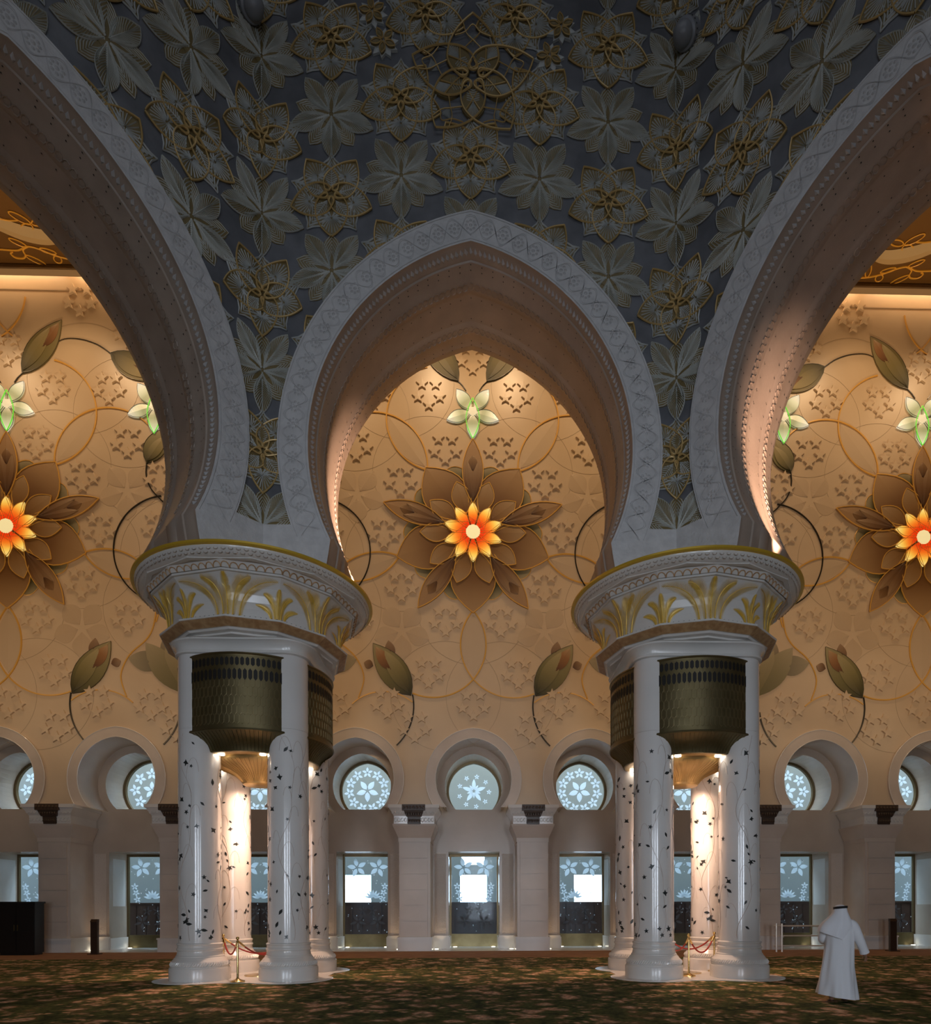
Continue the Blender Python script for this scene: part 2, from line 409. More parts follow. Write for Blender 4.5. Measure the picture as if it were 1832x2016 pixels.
    for dep, dr, cnt in ((.45, -.123, 60), (1.12, -.145, 60), (1.68, -.142, 60), (2.35, -.123, 60), (.32, -.123, 60), (2.48, -.123, 60)):
        dd = resample(arch_full(AX, AZ, AR, AS+.3, 60, dr), cnt)
        for i in range(cnt):
            x, z = dd[i]; tx = dd[i+1][0]-x; tz = dd[i+1][1]-z; l = sqrt(tx*tx+tz*tz); tx /= l; tz /= l
            nx, nz = -tz, tx; sgn = 1 if (x*nx+(z-AZ)*nz) < 0 else -1
            n0 = len(m.v)
            for q in range(6):
                a_ = 2*pi*q/6
                m.v.append(PW(k, x+tx*.015*cos(a_)+nx*sgn*.012, z+tz*.015*cos(a_)+nz*sgn*.012, -(dep+.015*sin(a_))))
            m.f.append(tuple(range(n0, n0+6)))
    m.obj('dark_studs', 'dark_inlay', sof, kind='stuff')
    m = MB()
    for dep, dr in ((.82, -.16), (1.98, -.16)):
        dd = resample(arch_full(AX, AZ, AR, AS+.2, 80, dr-.004), 110)
        for i in range(110):
            x, z = dd[i]; tx = dd[i+1][0]-x; tz = dd[i+1][1]-z; l = sqrt(tx*tx+tz*tz); tx /= l; tz /= l
            m.tube([PW(k, x+tx*.07*cos(2*pi*q/7), z+tz*.07*cos(2*pi*q/7), -(dep+.09*sin(2*pi*q/7))) for q in range(7)], .012, 3, closed=True)
    m.obj('scroll_strip', 'soffit', sof, kind='stuff')

# ------------------------------------------------------------------ carved flowers on the octagon walls
OUTR = AR+BAND
def inside(su, z):
    """how far a point lies inside the outer edge of the nearest archivolt (positive = hidden or cut away)"""
    c = 0 if abs(su) <= OA else math.copysign(2*OA, su)
    s = abs(su-c)
    if z < AZ-4: return 9
    d = sqrt((s+AX)**2+(z-AZ)**2)
    r = OUTR-d
    if z < 10.14: r = max(r, 10.14-z)
    return r
class Relief:
    """collects 2D relief drawn in flower space and wraps it on the wall, dropping what the archivolt covers"""
    def __init__(s, su, z, sc=1.0, rot=0.0): s.su, s.z, s.sc, s.rot = su, z, sc, rot
    def P(s, u, v):
        c, n = cos(s.rot), sin(s.rot)
        return (s.su+s.sc*(u*c-v*n), s.z+s.sc*(u*n+v*c))
    def put(s, mb, pts, faces):
        """pts (u,v,w)"""
        q = [s.P(p[0], p[1]) for p in pts]; h = [inside(*a) for a in q]
        keep = [f for f in faces if min(h[i] for i in f) < .22 and max(h[i] for i in f) < .5]
        if not keep: return
        mb.add([PU(a[0], a[1], p[2]) for a, p in zip(q, pts)], keep)
    def ridge(s, mb, pl, wid, h0, h1):
        """raised rib along a polyline (u,v): triangular section"""
        n = len(pl); pts = []; fs = []
        for i, (u, v) in enumerate(pl):
            a = pl[max(0, i-1)]; b = pl[min(n-1, i+1)]; tx, ty = b[0]-a[0], b[1]-a[1]; l = sqrt(tx*tx+ty*ty) or 1; nx, ny = -ty/l, tx/l
            w = wid[i] if isinstance(wid, (list, tuple)) else wid
            pts += [(u+nx*w, v+ny*w, h0), (u, v, h1), (u-nx*w, v-ny*w, h0)]
        for i in range(n-1):
            for j in (0, 1): fs.append((3*i+j, 3*i+j+1, 3*i+j+4, 3*i+j+3))
        s.put(mb, pts, fs)
    def line(s, mb, pl, r, h, n=5):
        pts = []; fs = []; m_ = len(pl)
        for i, (u, v) in enumerate(pl):
            a = pl[max(0, i-1)]; b = pl[min(m_-1, i+1)]; tx, ty = b[0]-a[0], b[1]-a[1]; l = sqrt(tx*tx+ty*ty) or 1; nx, ny = -ty/l, tx/l
            hh = h[i] if isinstance(h, (list, tuple)) else h
            for q in range(n):
                a_ = 2*pi*q/n; pts.append((u+nx*r*cos(a_), v+ny*r*cos(a_), hh+r*s.sc*1.3*sin(a_)))
        for i in range(m_-1):
            for q in range(n): fs.append((i*n+q, i*n+(q+1) % n, (i+1)*n+(q+1) % n, (i+1)*n+q))
        s.put(mb, pts, fs)
    def fill(s, mb, pl, c, h, hc=None, skirt=0.0):
        """fan-filled plate about c with a skirt to the wall"""
        n = len(pl); pts = [(c[0], c[1], h if hc is None else hc)]
        mids = [((p[0]+c[0])/2, (p[1]+c[1])/2, h if hc is None else (h+hc)/2) for p in pl]
        pts += mids; pts += [(p[0], p[1], h) for p in pl]; pts += [(p[0], p[1], skirt) for p in pl]
        fs = []
        for i in range(n):
            j = (i+1) % n
            fs += [(0, 1+i, 1+j), (1+i, 1+n+i, 1+n+j, 1+j), (1+n+i, 1+2*n+i, 1+2*n+j, 1+n+j)]
        s.put(mb, pts, fs)
def rotp(pl, a): c, n = cos(a), sin(a); return [(u*c-v*n, u*n+v*c) for u, v in pl]
def cat(pts, m_=4):
    """Catmull-Rom through 2D points"""
    out = []; P = [pts[0]]+list(pts)+[pts[-1]]
    for i in range(1, len(P)-2):
        for j in range(m_):
            t = j/m_; p0, p1, p2, p3 = P[i-1], P[i], P[i+1], P[i+2]
            out.append(tuple(.5*((2*p1[d])+(-p0[d]+p2[d])*t+(2*p0[d]-5*p1[d]+4*p2[d]-p3[d])*t*t+(-p0[d]+3*p1[d]-3*p2[d]+p3[d])*t**3) for d in range(len(p1))))
    out.append(tuple(pts[-1])); return out
# half outline of one interlaced petal, axis along +v
HALF = [(.225,.10), (.15,.105), (.086,.05), (.10,-.01), (.16,-.025), (.24,.045), (.33,.15), (.38,.29), (.375,.44), (.33,.60), (.24,.765), (.12,.90), (0,1.0)]
HALFC = cat(HALF, 3)
def lens(r0, r1, w, n=7, pk=.5):
    """leaf outline along +v, tips at r0 and r1"""
    def wd(t): return lens_w(t, w, pk)
    L_ = [(-wd(i/n), r0+(r1-r0)*i/n) for i in range(n+1)]
    return L_ + [(-u, v) for u, v in reversed(L_[1:-1])]
def lens_w(t, w, pk):
    u = max(0.0, min(1.0, t))**(math.log(.5)/math.log(pk)); return w*4*u*(1-u)
CNT = [0]
def gold_flower(wall, su, z, sc, rot=0.0, ribs=True):
    F = Relief(su, z, sc, rot)
    plate = MB()
    for k in range(5):
        a = pi+2*pi*k/5
        body = [(-u, v) for u, v in HALFC[6:]] + [(u, v) for u, v in reversed(HALFC[6:-1])]
        F.fill(plate, rotp(body, a), rotp([(0, .45)], a)[0], .018+.0015*k)
        b2 = a+pi/5     # webbed corner behind
        web = [(0, 1.0), (.10, .80), (.30, .62), (.22, .45), (0, .4), (-.22, .45), (-.30, .62), (-.10, .80)]
        F.fill(plate, rotp(web, b2), rotp([(0, .6)], b2)[0], .010+.0012*k)
        F.fill(plate, rotp(lens(.16, .66, .155, 6, .5), b2), rotp([(0, .4)], b2)[0], .029, .033, .016)
    F.fill(plate, [(.42*cos(2*pi*i/10), .42*sin(2*pi*i/10)) for i in range(10)], (0, 0), .0165)
    if not plate.v: return
    fl = plate.obj('lotus_relief', 'relief_ground', wall)
    for k in range(5):
        a = pi+2*pi*k/5; b2 = a+pi/5
        g = MB()
        hs = [.05+.022*sin(pi*i/(len(HALFC)-1)*2) for i in range(len(HALFC))]
        F.line(g, rotp([(-u, v) for u, v in HALFC], a), .0185, hs); F.line(g, rotp(HALFC, a), .0185, hs)
        if g.v: g.obj('gold_outline', 'gold_line', fl, smooth=True)
        p = MB()                       # fan petal near the tip
        for i in range(-6, 7):
            t = i/6.0; ang = t*1.35
            r1 = .40*(1-.42*abs(t)**1.3)
            e = (sin(ang)*r1*.95, .50+cos(ang)*r1)
            F.ridge(p, rotp([(sin(ang)*.07, .50+cos(ang)*.07), ((sin(ang)*.07+e[0])/2*1.05, (.50+cos(ang)*.07+e[1])/2), e], a), [.006, .0105, .0125], .020, .042)
        for i in (-1, 1):
            F.ridge(p, rotp([(i*.03, .52), (i*.13, .46), (i*.24, .47)], a), [.01, .025, .006], .018, .045)
            F.ridge(p, rotp([(i*.02, .55), (i*.12, .52), (i*.25, .54)], a), [.01, .025, .006], .018, .045)
            F.ridge(p, rotp([(0, .52), (i*.05, .44), (i*.10, .38)], a), [.01, .02, .006], .018, .045)
        if p.v: p.obj('petal', 'relief_rib', fl)
        p = MB()                       # inner herringbone leaf
        for i in range(8):
            t = (i+.7)/9; v = .17+.47*t; w = lens_w(t, .15, .5)
            for sg in (-1, 1): F.ridge(p, rotp([(0, v-.03), (sg*w, v+.045)], b2), [.008, .011], .03, .047)
        F.ridge(p, rotp([(0, .17), (0, .65)], b2), .011, .03, .05)
        if p.v: p.obj('leaf', 'relief_rib', fl)
        p = MB()                       # striped corner web
        for j, q in enumerate((1.0, .90, .80, .71)):
            for sg in (-1, 1):
                F.ridge(p, rotp([(0, q), (sg*.075, q-.14), (sg*(.26-.02*j), q-.30-.02*j)], b2), [.008, .02, .016], .014, .04)
        if p.v: p.obj('corner_web', 'relief_rib', fl)
def leaf_flower(wall, su, z, sc, rot=0.0):
    F = Relief(su, z, sc, rot)
    plate = MB()
    F.fill(plate, [(.22*cos(2*pi*i/10), .22*sin(2*pi*i/10)) for i in range(10)], (0, 0), .02, .03)
    if not plate.v: 
        plate = None
    fl = plate.obj('leaf_rosette', 'relief_ground', wall) if plate else None
    parts = []
    for k in range(5):
        b2 = 2*pi*k/5              # small chevron petals between
        p = MB(); F.fill(p, rotp(lens(.15, .84, .20, 7, .60), b2), rotp([(0, .5)], b2)[0], .010+.0008*k)
        if p.v: parts.append(('small_petal', 'relief_ground', p))
        p = MB()
        for j in range(6):
            q = .84-.075*j
            w0 = .20*(1-.13*j)
            for sg in (-1, 1):
                F.ridge(p, rotp([(0, q), (sg*w0*.62, q-.14), (sg*w0*.98, q-.34)], b2), [.007, .011, .011], .012, .027)
        if p.v: parts.append(('petal_ribs', 'relief_leafrib', p))
    for k in range(5):
        a = pi+2*pi*k/5
        p = MB(); W_ = .215
        out = lens(.05, 1.0, W_, 9, .56)
        F.fill(p, rotp(out, a), rotp([(0, .55)], a)[0], .020+.0018*k)
        if p.v: parts.append(('petal', 'relief_ground', p))
        p = MB()
        for i in range(13):
            t = (i+.5)/13; v0 = .10+.56*t; 
            te = min(.985, .26+.735*t); ve = .05+.95*te; w = lens_w(te, W_, .56)
            for sg in (-1, 1): F.ridge(p, rotp([(sg*.004, v0), (sg*w*.55, (v0+ve)/2-.01), (sg*w*.97, ve)], a), [.004, .008, .0105], .022, .044)
        F.ridge(p, rotp(out[:10], a), .010, .02, .046); F.ridge(p, rotp(list(reversed(out[9:]))+[out[0]], a), .010, .02, .046)
        F.ridge(p, rotp([(0, .05), (0, .45), (0, .72)], a), [.03, .02, .005], .024, .05)
        for sg in (-1, 1):
            F.ridge(p, rotp([(sg*.02, .10), (sg*.11, .34), (sg*.16, .52)], a), [.02, .022, .004], .024, .048)
        if p.v: parts.append(('petal_ribs', 'relief_leafrib', p))
    for nme, mt_, p in parts:
        if fl is None: fl = p.obj('leaf_rosette', mt_, wall)
        else: p.obj(nme, mt_, fl)
PITCH, PER = 1.555, 3.48
GZ = {0: 18.41, 1: 19.66-PER, 2: 17.5, 3: 18.72}
def wall_of(su): return walls[0] if abs(su) <= OA+.3 else (walls[1] if su > 0 else walls[-1])
for i in range(-8, 9):
    su = i*PITCH*(OA/3/PITCH)
    j = abs(i) if abs(i) <= 3 else (6-abs(i) if abs(i) <= 6 else abs(i)-6)
    zg = GZ[j]
    for q in range(-4, 3):
        z = zg+q*PER
        if 9.6 < z < 23.4 and inside(su, z) < 1.05:
            if abs(i) <= 1 and z > 19.9: pass
            elif j == 0 and i == 0 and z > 19: pass
            else: gold_flower(wall_of(su), su, z, .94)
        z = zg+q*PER-1.68 if not (j == 3 and abs(i) == 3) else zg+q*PER-1.66
        if 9.6 < z < 23.6 and inside(su, z) < 1.05:
            if abs(i) <= 1 and z > 19.2: continue
            leaf_flower(wall_of(su), su, z, .98)
# crowning group above the middle arch: two lotuses, a large open lotus in front, small gilt flowers
for sg in (-1, 1): gold_flower(walls[0], sg*1.0, 21.6, .92)
def great_flower(wall, su, z, sc):
    F = Relief(su, z, sc, 0)
    plate = MB()
    for k in range(5):
        a = 2*pi*k/5
        F.fill(plate, rotp(lens(.10, .66, .19, 7, .55), a+pi/5), rotp([(0, .4)], a+pi/5)[0], .06)
    fl = plate.obj('great_lotus_relief', 'relief_ground', wall)
    for k in range(5):
        a = 2*pi*k/5; b2 = a+pi/5
        g = MB(); hs = [.095+.02*sin(2*pi*i/(len(HALFC)-1)) for i in range(len(HALFC))]
        H2 = [(u*1.05, v) for u, v in HALFC]
        F.line(g, rotp([(-u, v) for u, v in H2], a), .0135, hs); F.line(g, rotp(H2, a), .0135, hs)
        g.obj('gold_outline', 'gold_line', fl, smooth=True)
        g = MB()
        seg = cat([(-.28, .66), (-.12, .72), (0, .84), (.12, .72), (.28, .66)], 4)
        F.line(g, rotp(seg[:9], a), .008, .075); F.line(g, rotp(seg[8:], a), .008, .075)
        for sg in (-1, 1):
            F.line(g, rotp(cat([(sg*.16, .90), (sg*.10, .70), (-sg*.02, .58), (-sg*.14, .46)], 4), a), .008, .075)
            F.line(g, rotp(cat([(sg*.10, .12), (sg*.02, .3), (-sg*.11, .50)], 4), b2), .008, .075)
        g.obj('inner_tracery', 'gold_line', fl, smooth=True)
        p = MB()
        for i in range(9):
            t = (i+.5)/9; ang = (t-.5)*1.7
            F.ridge(p, rotp([(0, .38), (sin(ang)*.15, .38+cos(ang)*.24)], b2), [.003, .007], .06, .08)
        for i in range(6):
            v = .16+.035*i
            F.ridge(p, rotp([(-.10, v), (0, v+.03), (.10, v)], b2), .005, .06, .078)
        p.obj('leaf', 'relief_rib', fl)
        F.fill(plate, rotp([(0, .80), (.085, .70), (.06, .60), (0, .53), (-.06, .60), (-.085, .70)], a), rotp([(0, .66)], a)[0], .05) if 0 else None
        p = MB()
        for i in range(-3, 4): F.ridge(p, rotp([(0, .56), (i*.025, .72)], a), [.003, .009], .0, .066)
        p.obj('petal_tip', 'relief_rib', fl)
great_flower(walls[0], 0.06, 20.15, 1.42)
def small_flower(wall, su, z, sc, rot):
    F = Relief(su, z, sc, rot); p = MB()
    F.fill(p, [((.95 if i % 2 else .62)*cos(pi*i/10), (.95 if i % 2 else .62)*sin(pi*i/10)) for i in range(20)], (0, 0), .05, .07)
    fl = p.obj('gilt_blossom', 'relief_rib', wall)
    for k in range(5):
        a = 2*pi*k/5; p = MB(); F.fill(p, rotp(lens(.12, .78, .17, 5, .5), a), rotp([(0, .45)], a)[0], .10, .085, .05); p.obj('petal', 'relief_ground', fl)
        p = MB(); o_ = rotp(lens(.10, .80, .18, 6, .5), a); F.line(p, o_+[o_[0]], .035, .11, 4); p.obj('petal_edge', 'gold_line', fl)
for su, z, r in ((-2.17, 21.55, .2), (-1.93, 20.9, .5), (2.03, 21.35, .1), (1.77, 20.68, .4)): small_flower(walls[0], su, z, .36, r)
# two rounded stone spotlight bosses that stand out from the wall near the corners
for sg, su, z in ((-1, -4.98, 21.35), (1, 4.98, 21.05)):
    c = Vector(PU(su, z, 0)); n = (Vector(PU(su, z, 1))-c).normalized(); d = (n*.75+Vector((0, 0, -.66))).normalized()
    m = MB(); q = d.to_track_quat('Z', 'Y').to_matrix()
    prof = [(.26, -.2), (.26, .30), (.25, .34), (.20, .36)]
    m2 = MB(); m2.lathe(prof, 20); m.add([tuple(c+q@Vector(v)) for v in m2.v], m2.f)
    lamp = m.obj('wall_spotlight', 'knob_stone', smooth=True)
    m = MB(); m2 = MB(); m2.lathe([(.20, .36), (.21, .40), (.20, .50), (.14, .58), (.07, .62), (.005, .63)], 20); m.add([tuple(c+q@Vector(v)) for v in m2.v], m2.f)
    m.obj('dome_cap', 'knob_stone', lamp, smooth=True)
    m = MB(); m2 = MB()
    for i in range(20): 
        a = 2*pi*i/20; m2.box(.26*cos(a)-.012, .26*cos(a)+.012, .26*sin(a)-.012, .26*sin(a)+.012, .25, .27)
    m.add([tuple(c+q@Vector(v)) for v in m2.v], m2.f); m.obj('collar_holes', 'dark_inlay', lamp, kind='stuff')
    T(lamp, 'grey rounded spotlight boss high on the wall above the %s column group' % ('left' if sg < 0 else 'right'), 'spotlight', 'spotlight bosses on the carved wall')
# ================================================================== COLUMN GROUPS
CX, CY, HS = 5.2, 16.2, 1.0
COLP = [(.655,0),(.655,.26),(.645,.285),(.63,.29),(.63,.315),(.61,.33),(.618,.36),(.612,.40),(.59,.44),(.575,.45),(.55,.49),(.515,.525),(.515,.545),(.495,.56),(.482,.62),(.478,.66),(.492,.675),(.498,.695),(.492,.715),(.476,.73),(.476,.785),(.488,.795),(.492,.81),(.486,.825),(.458,.84)]
ZTOP = 5.605
# flat inlay shapes, drawn in the plane x,z facing -y
def star_pts(r, n=5, q=.42, rot=0): return [((r if i % 2 == 0 else r*q)*sin(pi*i/n+rot), (r if i % 2 == 0 else r*q)*cos(pi*i/n+rot)) for i in range(2*n)]
def inlay_mesh(kind, r):
    m = MB()
    if kind == 'star': pts = star_pts(r)
    elif kind == 'leaf': pts = [(0,-r), (r*.42,-r*.3), (r*.40,r*.25), (0,r), (-r*.36,r*.25), (-r*.42,-r*.3)]
    else: pts = [(-r,-r*.2), (-r*.4,-r*.38), (r*.1,-r*.9), (r*.25,-r*.3), (r,-r*.1), (r*.35,r*.25), (r*.2,r*.85), (-r*.3,r*.35)]
    m.prism(pts, -.006, .004)
    return m.mesh('inlaid_'+kind, 'dark_inlay')
INL = {(k, r): inlay_mesh(k, r) for k in ('star', 'leaf', 'sprig') for r in (.045, .06, .078)}
shaft_mb = MB(); shaft_mb.lathe([(.455,.84),(.452,2.5),(.450,4.0),(.450,ZTOP)], 56); SHAFT = shaft_mb.mesh('shaft', 'shaft_marble', True)
base_mb = MB(); base_mb.lathe(COLP, 56); BASE = base_mb.mesh('base', 'marble', True)
rope_mb = MB()
for i in range(72):
    a = 2*pi*i/72; r_ = .622
    rope_mb.tube([(r_*cos(a-.05), r_*sin(a-.05), .335), (r_*1.012*cos(a), r_*1.012*sin(a), .37), (.60*cos(a+.05), .60*sin(a+.05), .42)], .012, 4)
ROPE = rope_mb.mesh('rope_moulding', 'marble')
def vine_mesh(rnd):
    m = MB()
    def on(a, z, r=.453): return (r*cos(a), r*sin(a), z)
    for s in range(4):
        a0 = 2*pi*s/4+rnd.uniform(-.3, .3); ph = rnd.uniform(0, 6); main = []
        for i in range(60):
            z = .9+4.6*i/59; a = a0+.34*sin(z*2.1+ph)+.12*sin(z*4.7+ph*2); main.append((a, z))
        m.tube([on(*p) for p in main], [.0085-.005*i/59 for i in range(60)], 4, cap=False)
        for b in range(9):
            i = 4+6*b; a, z = main[i]; sg = 1 if b % 2 else -1; ln = rnd.uniform(.25, .5)
            m.tube([on(a+sg*ln*1.3*(1-cos(t*2.2))*.5, z+ln*sin(t*2.0)) for t in [q/7*1.4 for q in range(8)]], .0042, 3, cap=False)
    return m
def build_column(cx, cy, label, seed):
    rnd = random.Random(seed)
    t = empty('column', (cx, cy, 0.012)); T(t, label, 'column', 'inlaid marble columns')
    b = link('base', BASE, t); link('rope_moulding', ROPE, b); link('shaft', SHAFT, t)
    vine_mesh(rnd).obj('inlaid_vine', 'vine_inlay', t)
    for i in range(84):
        z = .95+(rnd.random()**1.6)*4.55; a = rnd.uniform(0, 2*pi)
        k = rnd.choices(('star', 'leaf', 'sprig'), (3, 4, 2))[0]; r = rnd.choice((.045, .06, .06, .078))
        o = link('inlaid_'+k, INL[(k, r)], t)
        rr = .4545-.0012*z
        o.location = (rr*cos(a), rr*sin(a), z)
        o.rotation_euler = (Matrix.Rotation(a+pi/2, 3, 'Z') @ Matrix.Rotation(rnd.uniform(0, 6.28), 3, 'Y')).to_euler()
    return t
POSN = {(-1,-1): 'front left', (1,-1): 'front right', (-1,1): 'rear left', (1,1): 'rear right'}
def capital(cx, cy, side):
    c = (cx, cy, 0)
    t = empty('pier_capital', (cx, cy, 0)); T(t, 'white flared capital with gilt palms and gold rim over the %s column group' % side, 'capital', 'palm capitals')
    # rounded square block between the column heads
    def rsq(h, r, z, n=8):
        out = []
        for q, (sx, sy) in enumerate(((1,1),(-1,1),(-1,-1),(1,-1))):
            for i in range(n+1):
                a = pi/2*q+pi/2*i/n; out.append(((h-r)*sx+r*cos(a), (h-r)*sy+r*sin(a), z))
        return out
    m = MB(); m.grid([rsq(1.45,.45,z) for z in (5.62, 7.50)], True); m.poly(list(reversed(rsq(1.45,.45,5.62)))); m.obj('block', 'shaft_marble', t, smooth=True)
    m = MB(); pr = [(1.455,.455,7.26),(1.50,.48,7.28),(1.50,.48,7.32),(1.475,.47,7.34),(1.49,.50,7.42),(1.54,.60,7.49),(1.62,.75,7.53),(1.62,.75,7.56),(1.66,.85,7.57)]
    m.grid([rsq(*p) for p in pr], True); m.obj('white_moulding', 'marble', t, smooth=True)
    ph = -pi/2
    m = MB(); m.lathe([(1.60,7.56),(1.80,7.57),(1.80,7.61),(1.90,7.63),(1.93,7.67),(1.96,7.675)], 12, ph=ph); m.obj('stepped_moulding', 'marble', t)
    m = MB(); m.lathe([(1.95,7.672),(2.13,7.79),(2.14,7.80)], 12, ph=ph); m.obj('carved_brown_band', 'band_brown', t)
    m = MB(); m.lathe([(2.14,7.80),(2.155,7.805),(2.155,7.84),(2.10,7.85),(1.99,7.85)], 12, ph=ph); rim = m.obj('dotted_ledge', 'marble', t)
    d = MB()
    for i in range(12):
        for j in range(10):
            a0 = ph+pi/6*i; a1 = a0+pi/6; u = (j+.5)/10
            x = 2.125*(cos(a0)*(1-u)+cos(a1)*u); y = 2.125*(sin(a0)*(1-u)+sin(a1)*u); d.lathe([(.014,7.85),(.012,7.858),(.001,7.86)], 5, (x,y,0))
    d.obj('dots', 'dark_inlay', rim, kind='stuff')
    bell = [(1.97,7.85),(1.96,7.95),(1.965,8.08),(1.985,8.22),(2.03,8.36),(2.10,8.50),(2.19,8.61),(2.29,8.70)]
    m = MB(); m.lathe(bell, 12, ph=ph); B = m.obj('bell', 'marble', t)
    m = MB(); m.lathe([(2.29,8.69),(2.33,8.695),(2.33,8.73),(2.31,8.74),(2.37,8.80),(2.43,8.86)], 12, ph=ph); sc = m.obj('scalloped_moulding', 'marble', t)
    m = MB(); m.lathe([(2.43,8.855),(2.53,8.86),(2.54,8.89),(2.50,8.90)], 12, ph=ph+pi/12); m.obj('faceted_fillet', 'marble', t)
    m = MB(); m.lathe([(2.28,8.855),(2.53,8.885),(2.61,8.95),(2.66,9.02),(2.66,9.05)], 72); fr = m.obj('carved_frieze', 'marble', t, smooth=True)
    m = MB(); m.lathe([(2.64,9.03),(2.72,9.035),(2.74,9.055),(2.73,9.10),(2.66,9.115),(0.01,9.115)], 96); m.obj('gold_rim', 'gold_rim', t, smooth=True)
    # beads of the frieze
    m = MB()
    for i in range(110):
        a = 2*pi*i/110
        for q in (0, 1):
            r_ = 2.57+.05*q; z = 8.92+.055*q; aa = a+q*pi/110
            m.tube([((r_+.012)*cos(aa+.017*cos(w)), (r_+.012)*sin(aa+.017*cos(w)), z+.024*sin(w)) for w in [2*pi*k/7 for k in range(7)]], .007, 3, closed=True)
    m.obj('carved_loops', 'soffit', fr, kind='stuff')
    # scallops: half discs along each facet with brown edging
    m = MB(); e = MB()
    for i in range(12):
        for j in range(7):
            a0 = ph+pi/6*i; a1 = a0+pi/6
            def pt(u, v):
                r_ = 2.325+.085*v; z = 8.735+.115*v
                return ((r_*(cos(a0)*(1-u)+cos(a1)*u)), (r_*(sin(a0)*(1-u)+sin(a1)*u)), z)
            arc = [(((j+.5)+.47*cos(w))/7, .12+.75*sin(w)) for w in [pi*k/8 for k in range(9)]]
            off = lambda p, d_: (p[0]*(1+d_/2.5), p[1]*(1+d_/2.5), p[2]-d_*.5)
            m.poly([off(pt(u, v), .02) for u, v in arc]); e.tube([off(pt(u, v), .018) for u, v in arc], .014, 4)
    m.obj('scallop_row', 'marble', sc, kind='stuff'); e.obj('scallop_edging', 'band_brown', sc, kind='stuff')
    # gilt palms on the bell
    def bell_r(z):
        for (r0, z0), (r1, z1) in zip(bell, bell[1:]):
            if z <= z1: return r0+(r1-r0)*(z-z0)/(z1-z0)
        return bell[-1][0]
    def on_bell(a, z, off=.012):
        z = min(z, 8.70); r = bell_r(z)*cos(pi/12)/cos(((a-ph) % (pi/6))-pi/12)+off
        return (r*cos(a), r*sin(a), z-off*.3)
    def palm(a_c, big):
        """fronds in (angle, height) on the bell"""
        P_ = []
        if big: spec = [(0,0,8.67,0,.085), (-.05,-.24,8.64,-.02,.10), (.05,.24,8.64,.02,.10), (-.12,-.49,8.62,-.10,.10), (.12,.49,8.62,.10,.10)]
        else: spec = [(0,0,8.50,0,.065), (-.03,-.15,8.40,0,.06), (.03,.15,8.40,0,.06), (-.07,-.23,8.18,-.03,.05), (.07,.23,8.18,.03,.05)]
        fr_ = empty('gilt_palm'); fr_.parent = t
        for x0, x1, z1, mid, wl in spec:
            m = MB(); n = 44; z0 = 7.862; path = []
            for i in range(n+1):
                u = i/n
                a = a_c+x0+(x1-x0)*(u**2.1)+mid*sin(pi*u)*.0
                z = z0+(z1-z0)*(1-(1-u)**(1.25 if x1 == 0 else 1.75))
                path.append((a, z))
            m.tube([on_bell(a, z, .018) for a, z in path], [.017-.013*i/n for i in range(n+1)], 4)
            for i in range(1, n+1):
                u = i/n; a, z = path[i]; pa, pz = path[i-1]
                rr = 2.2; tx, tz = (a-pa)*rr, z-pz; l = sqrt(tx*tx+tz*tz) or 1; tx /= l; tz /= l
                ln = wl*1.9*(sin(pi*min(1, .12+.86*u))**.7)
                for sg in (-1, 1):
                    nx, nz = -tz*sg, tx*sg
                    dx, dz = nx*.72+tx*.70, nz*.72+tz*.70
                    w_ = .0068
                    p0 = on_bell(a-tx*w_/rr, z-tz*w_, .016); p1 = on_bell(a+tx*w_/rr, z+tz*w_, .016)
                    p2 = on_bell(a+(dx*ln+tx*w_)/rr, z+dz*ln, .022); p3 = on_bell(a+(dx*ln*.6+tx*w_*1.6)/rr, z+dz*ln*.6+tz*w_, .022)
                    m.add([p0, p1, p3, p2], [(0,1,2,3)])
            m.obj('frond', 'gold_leaf', fr_)
    for i in range(12): palm(ph+pi/6*i, i % 2 == 0)
    return t
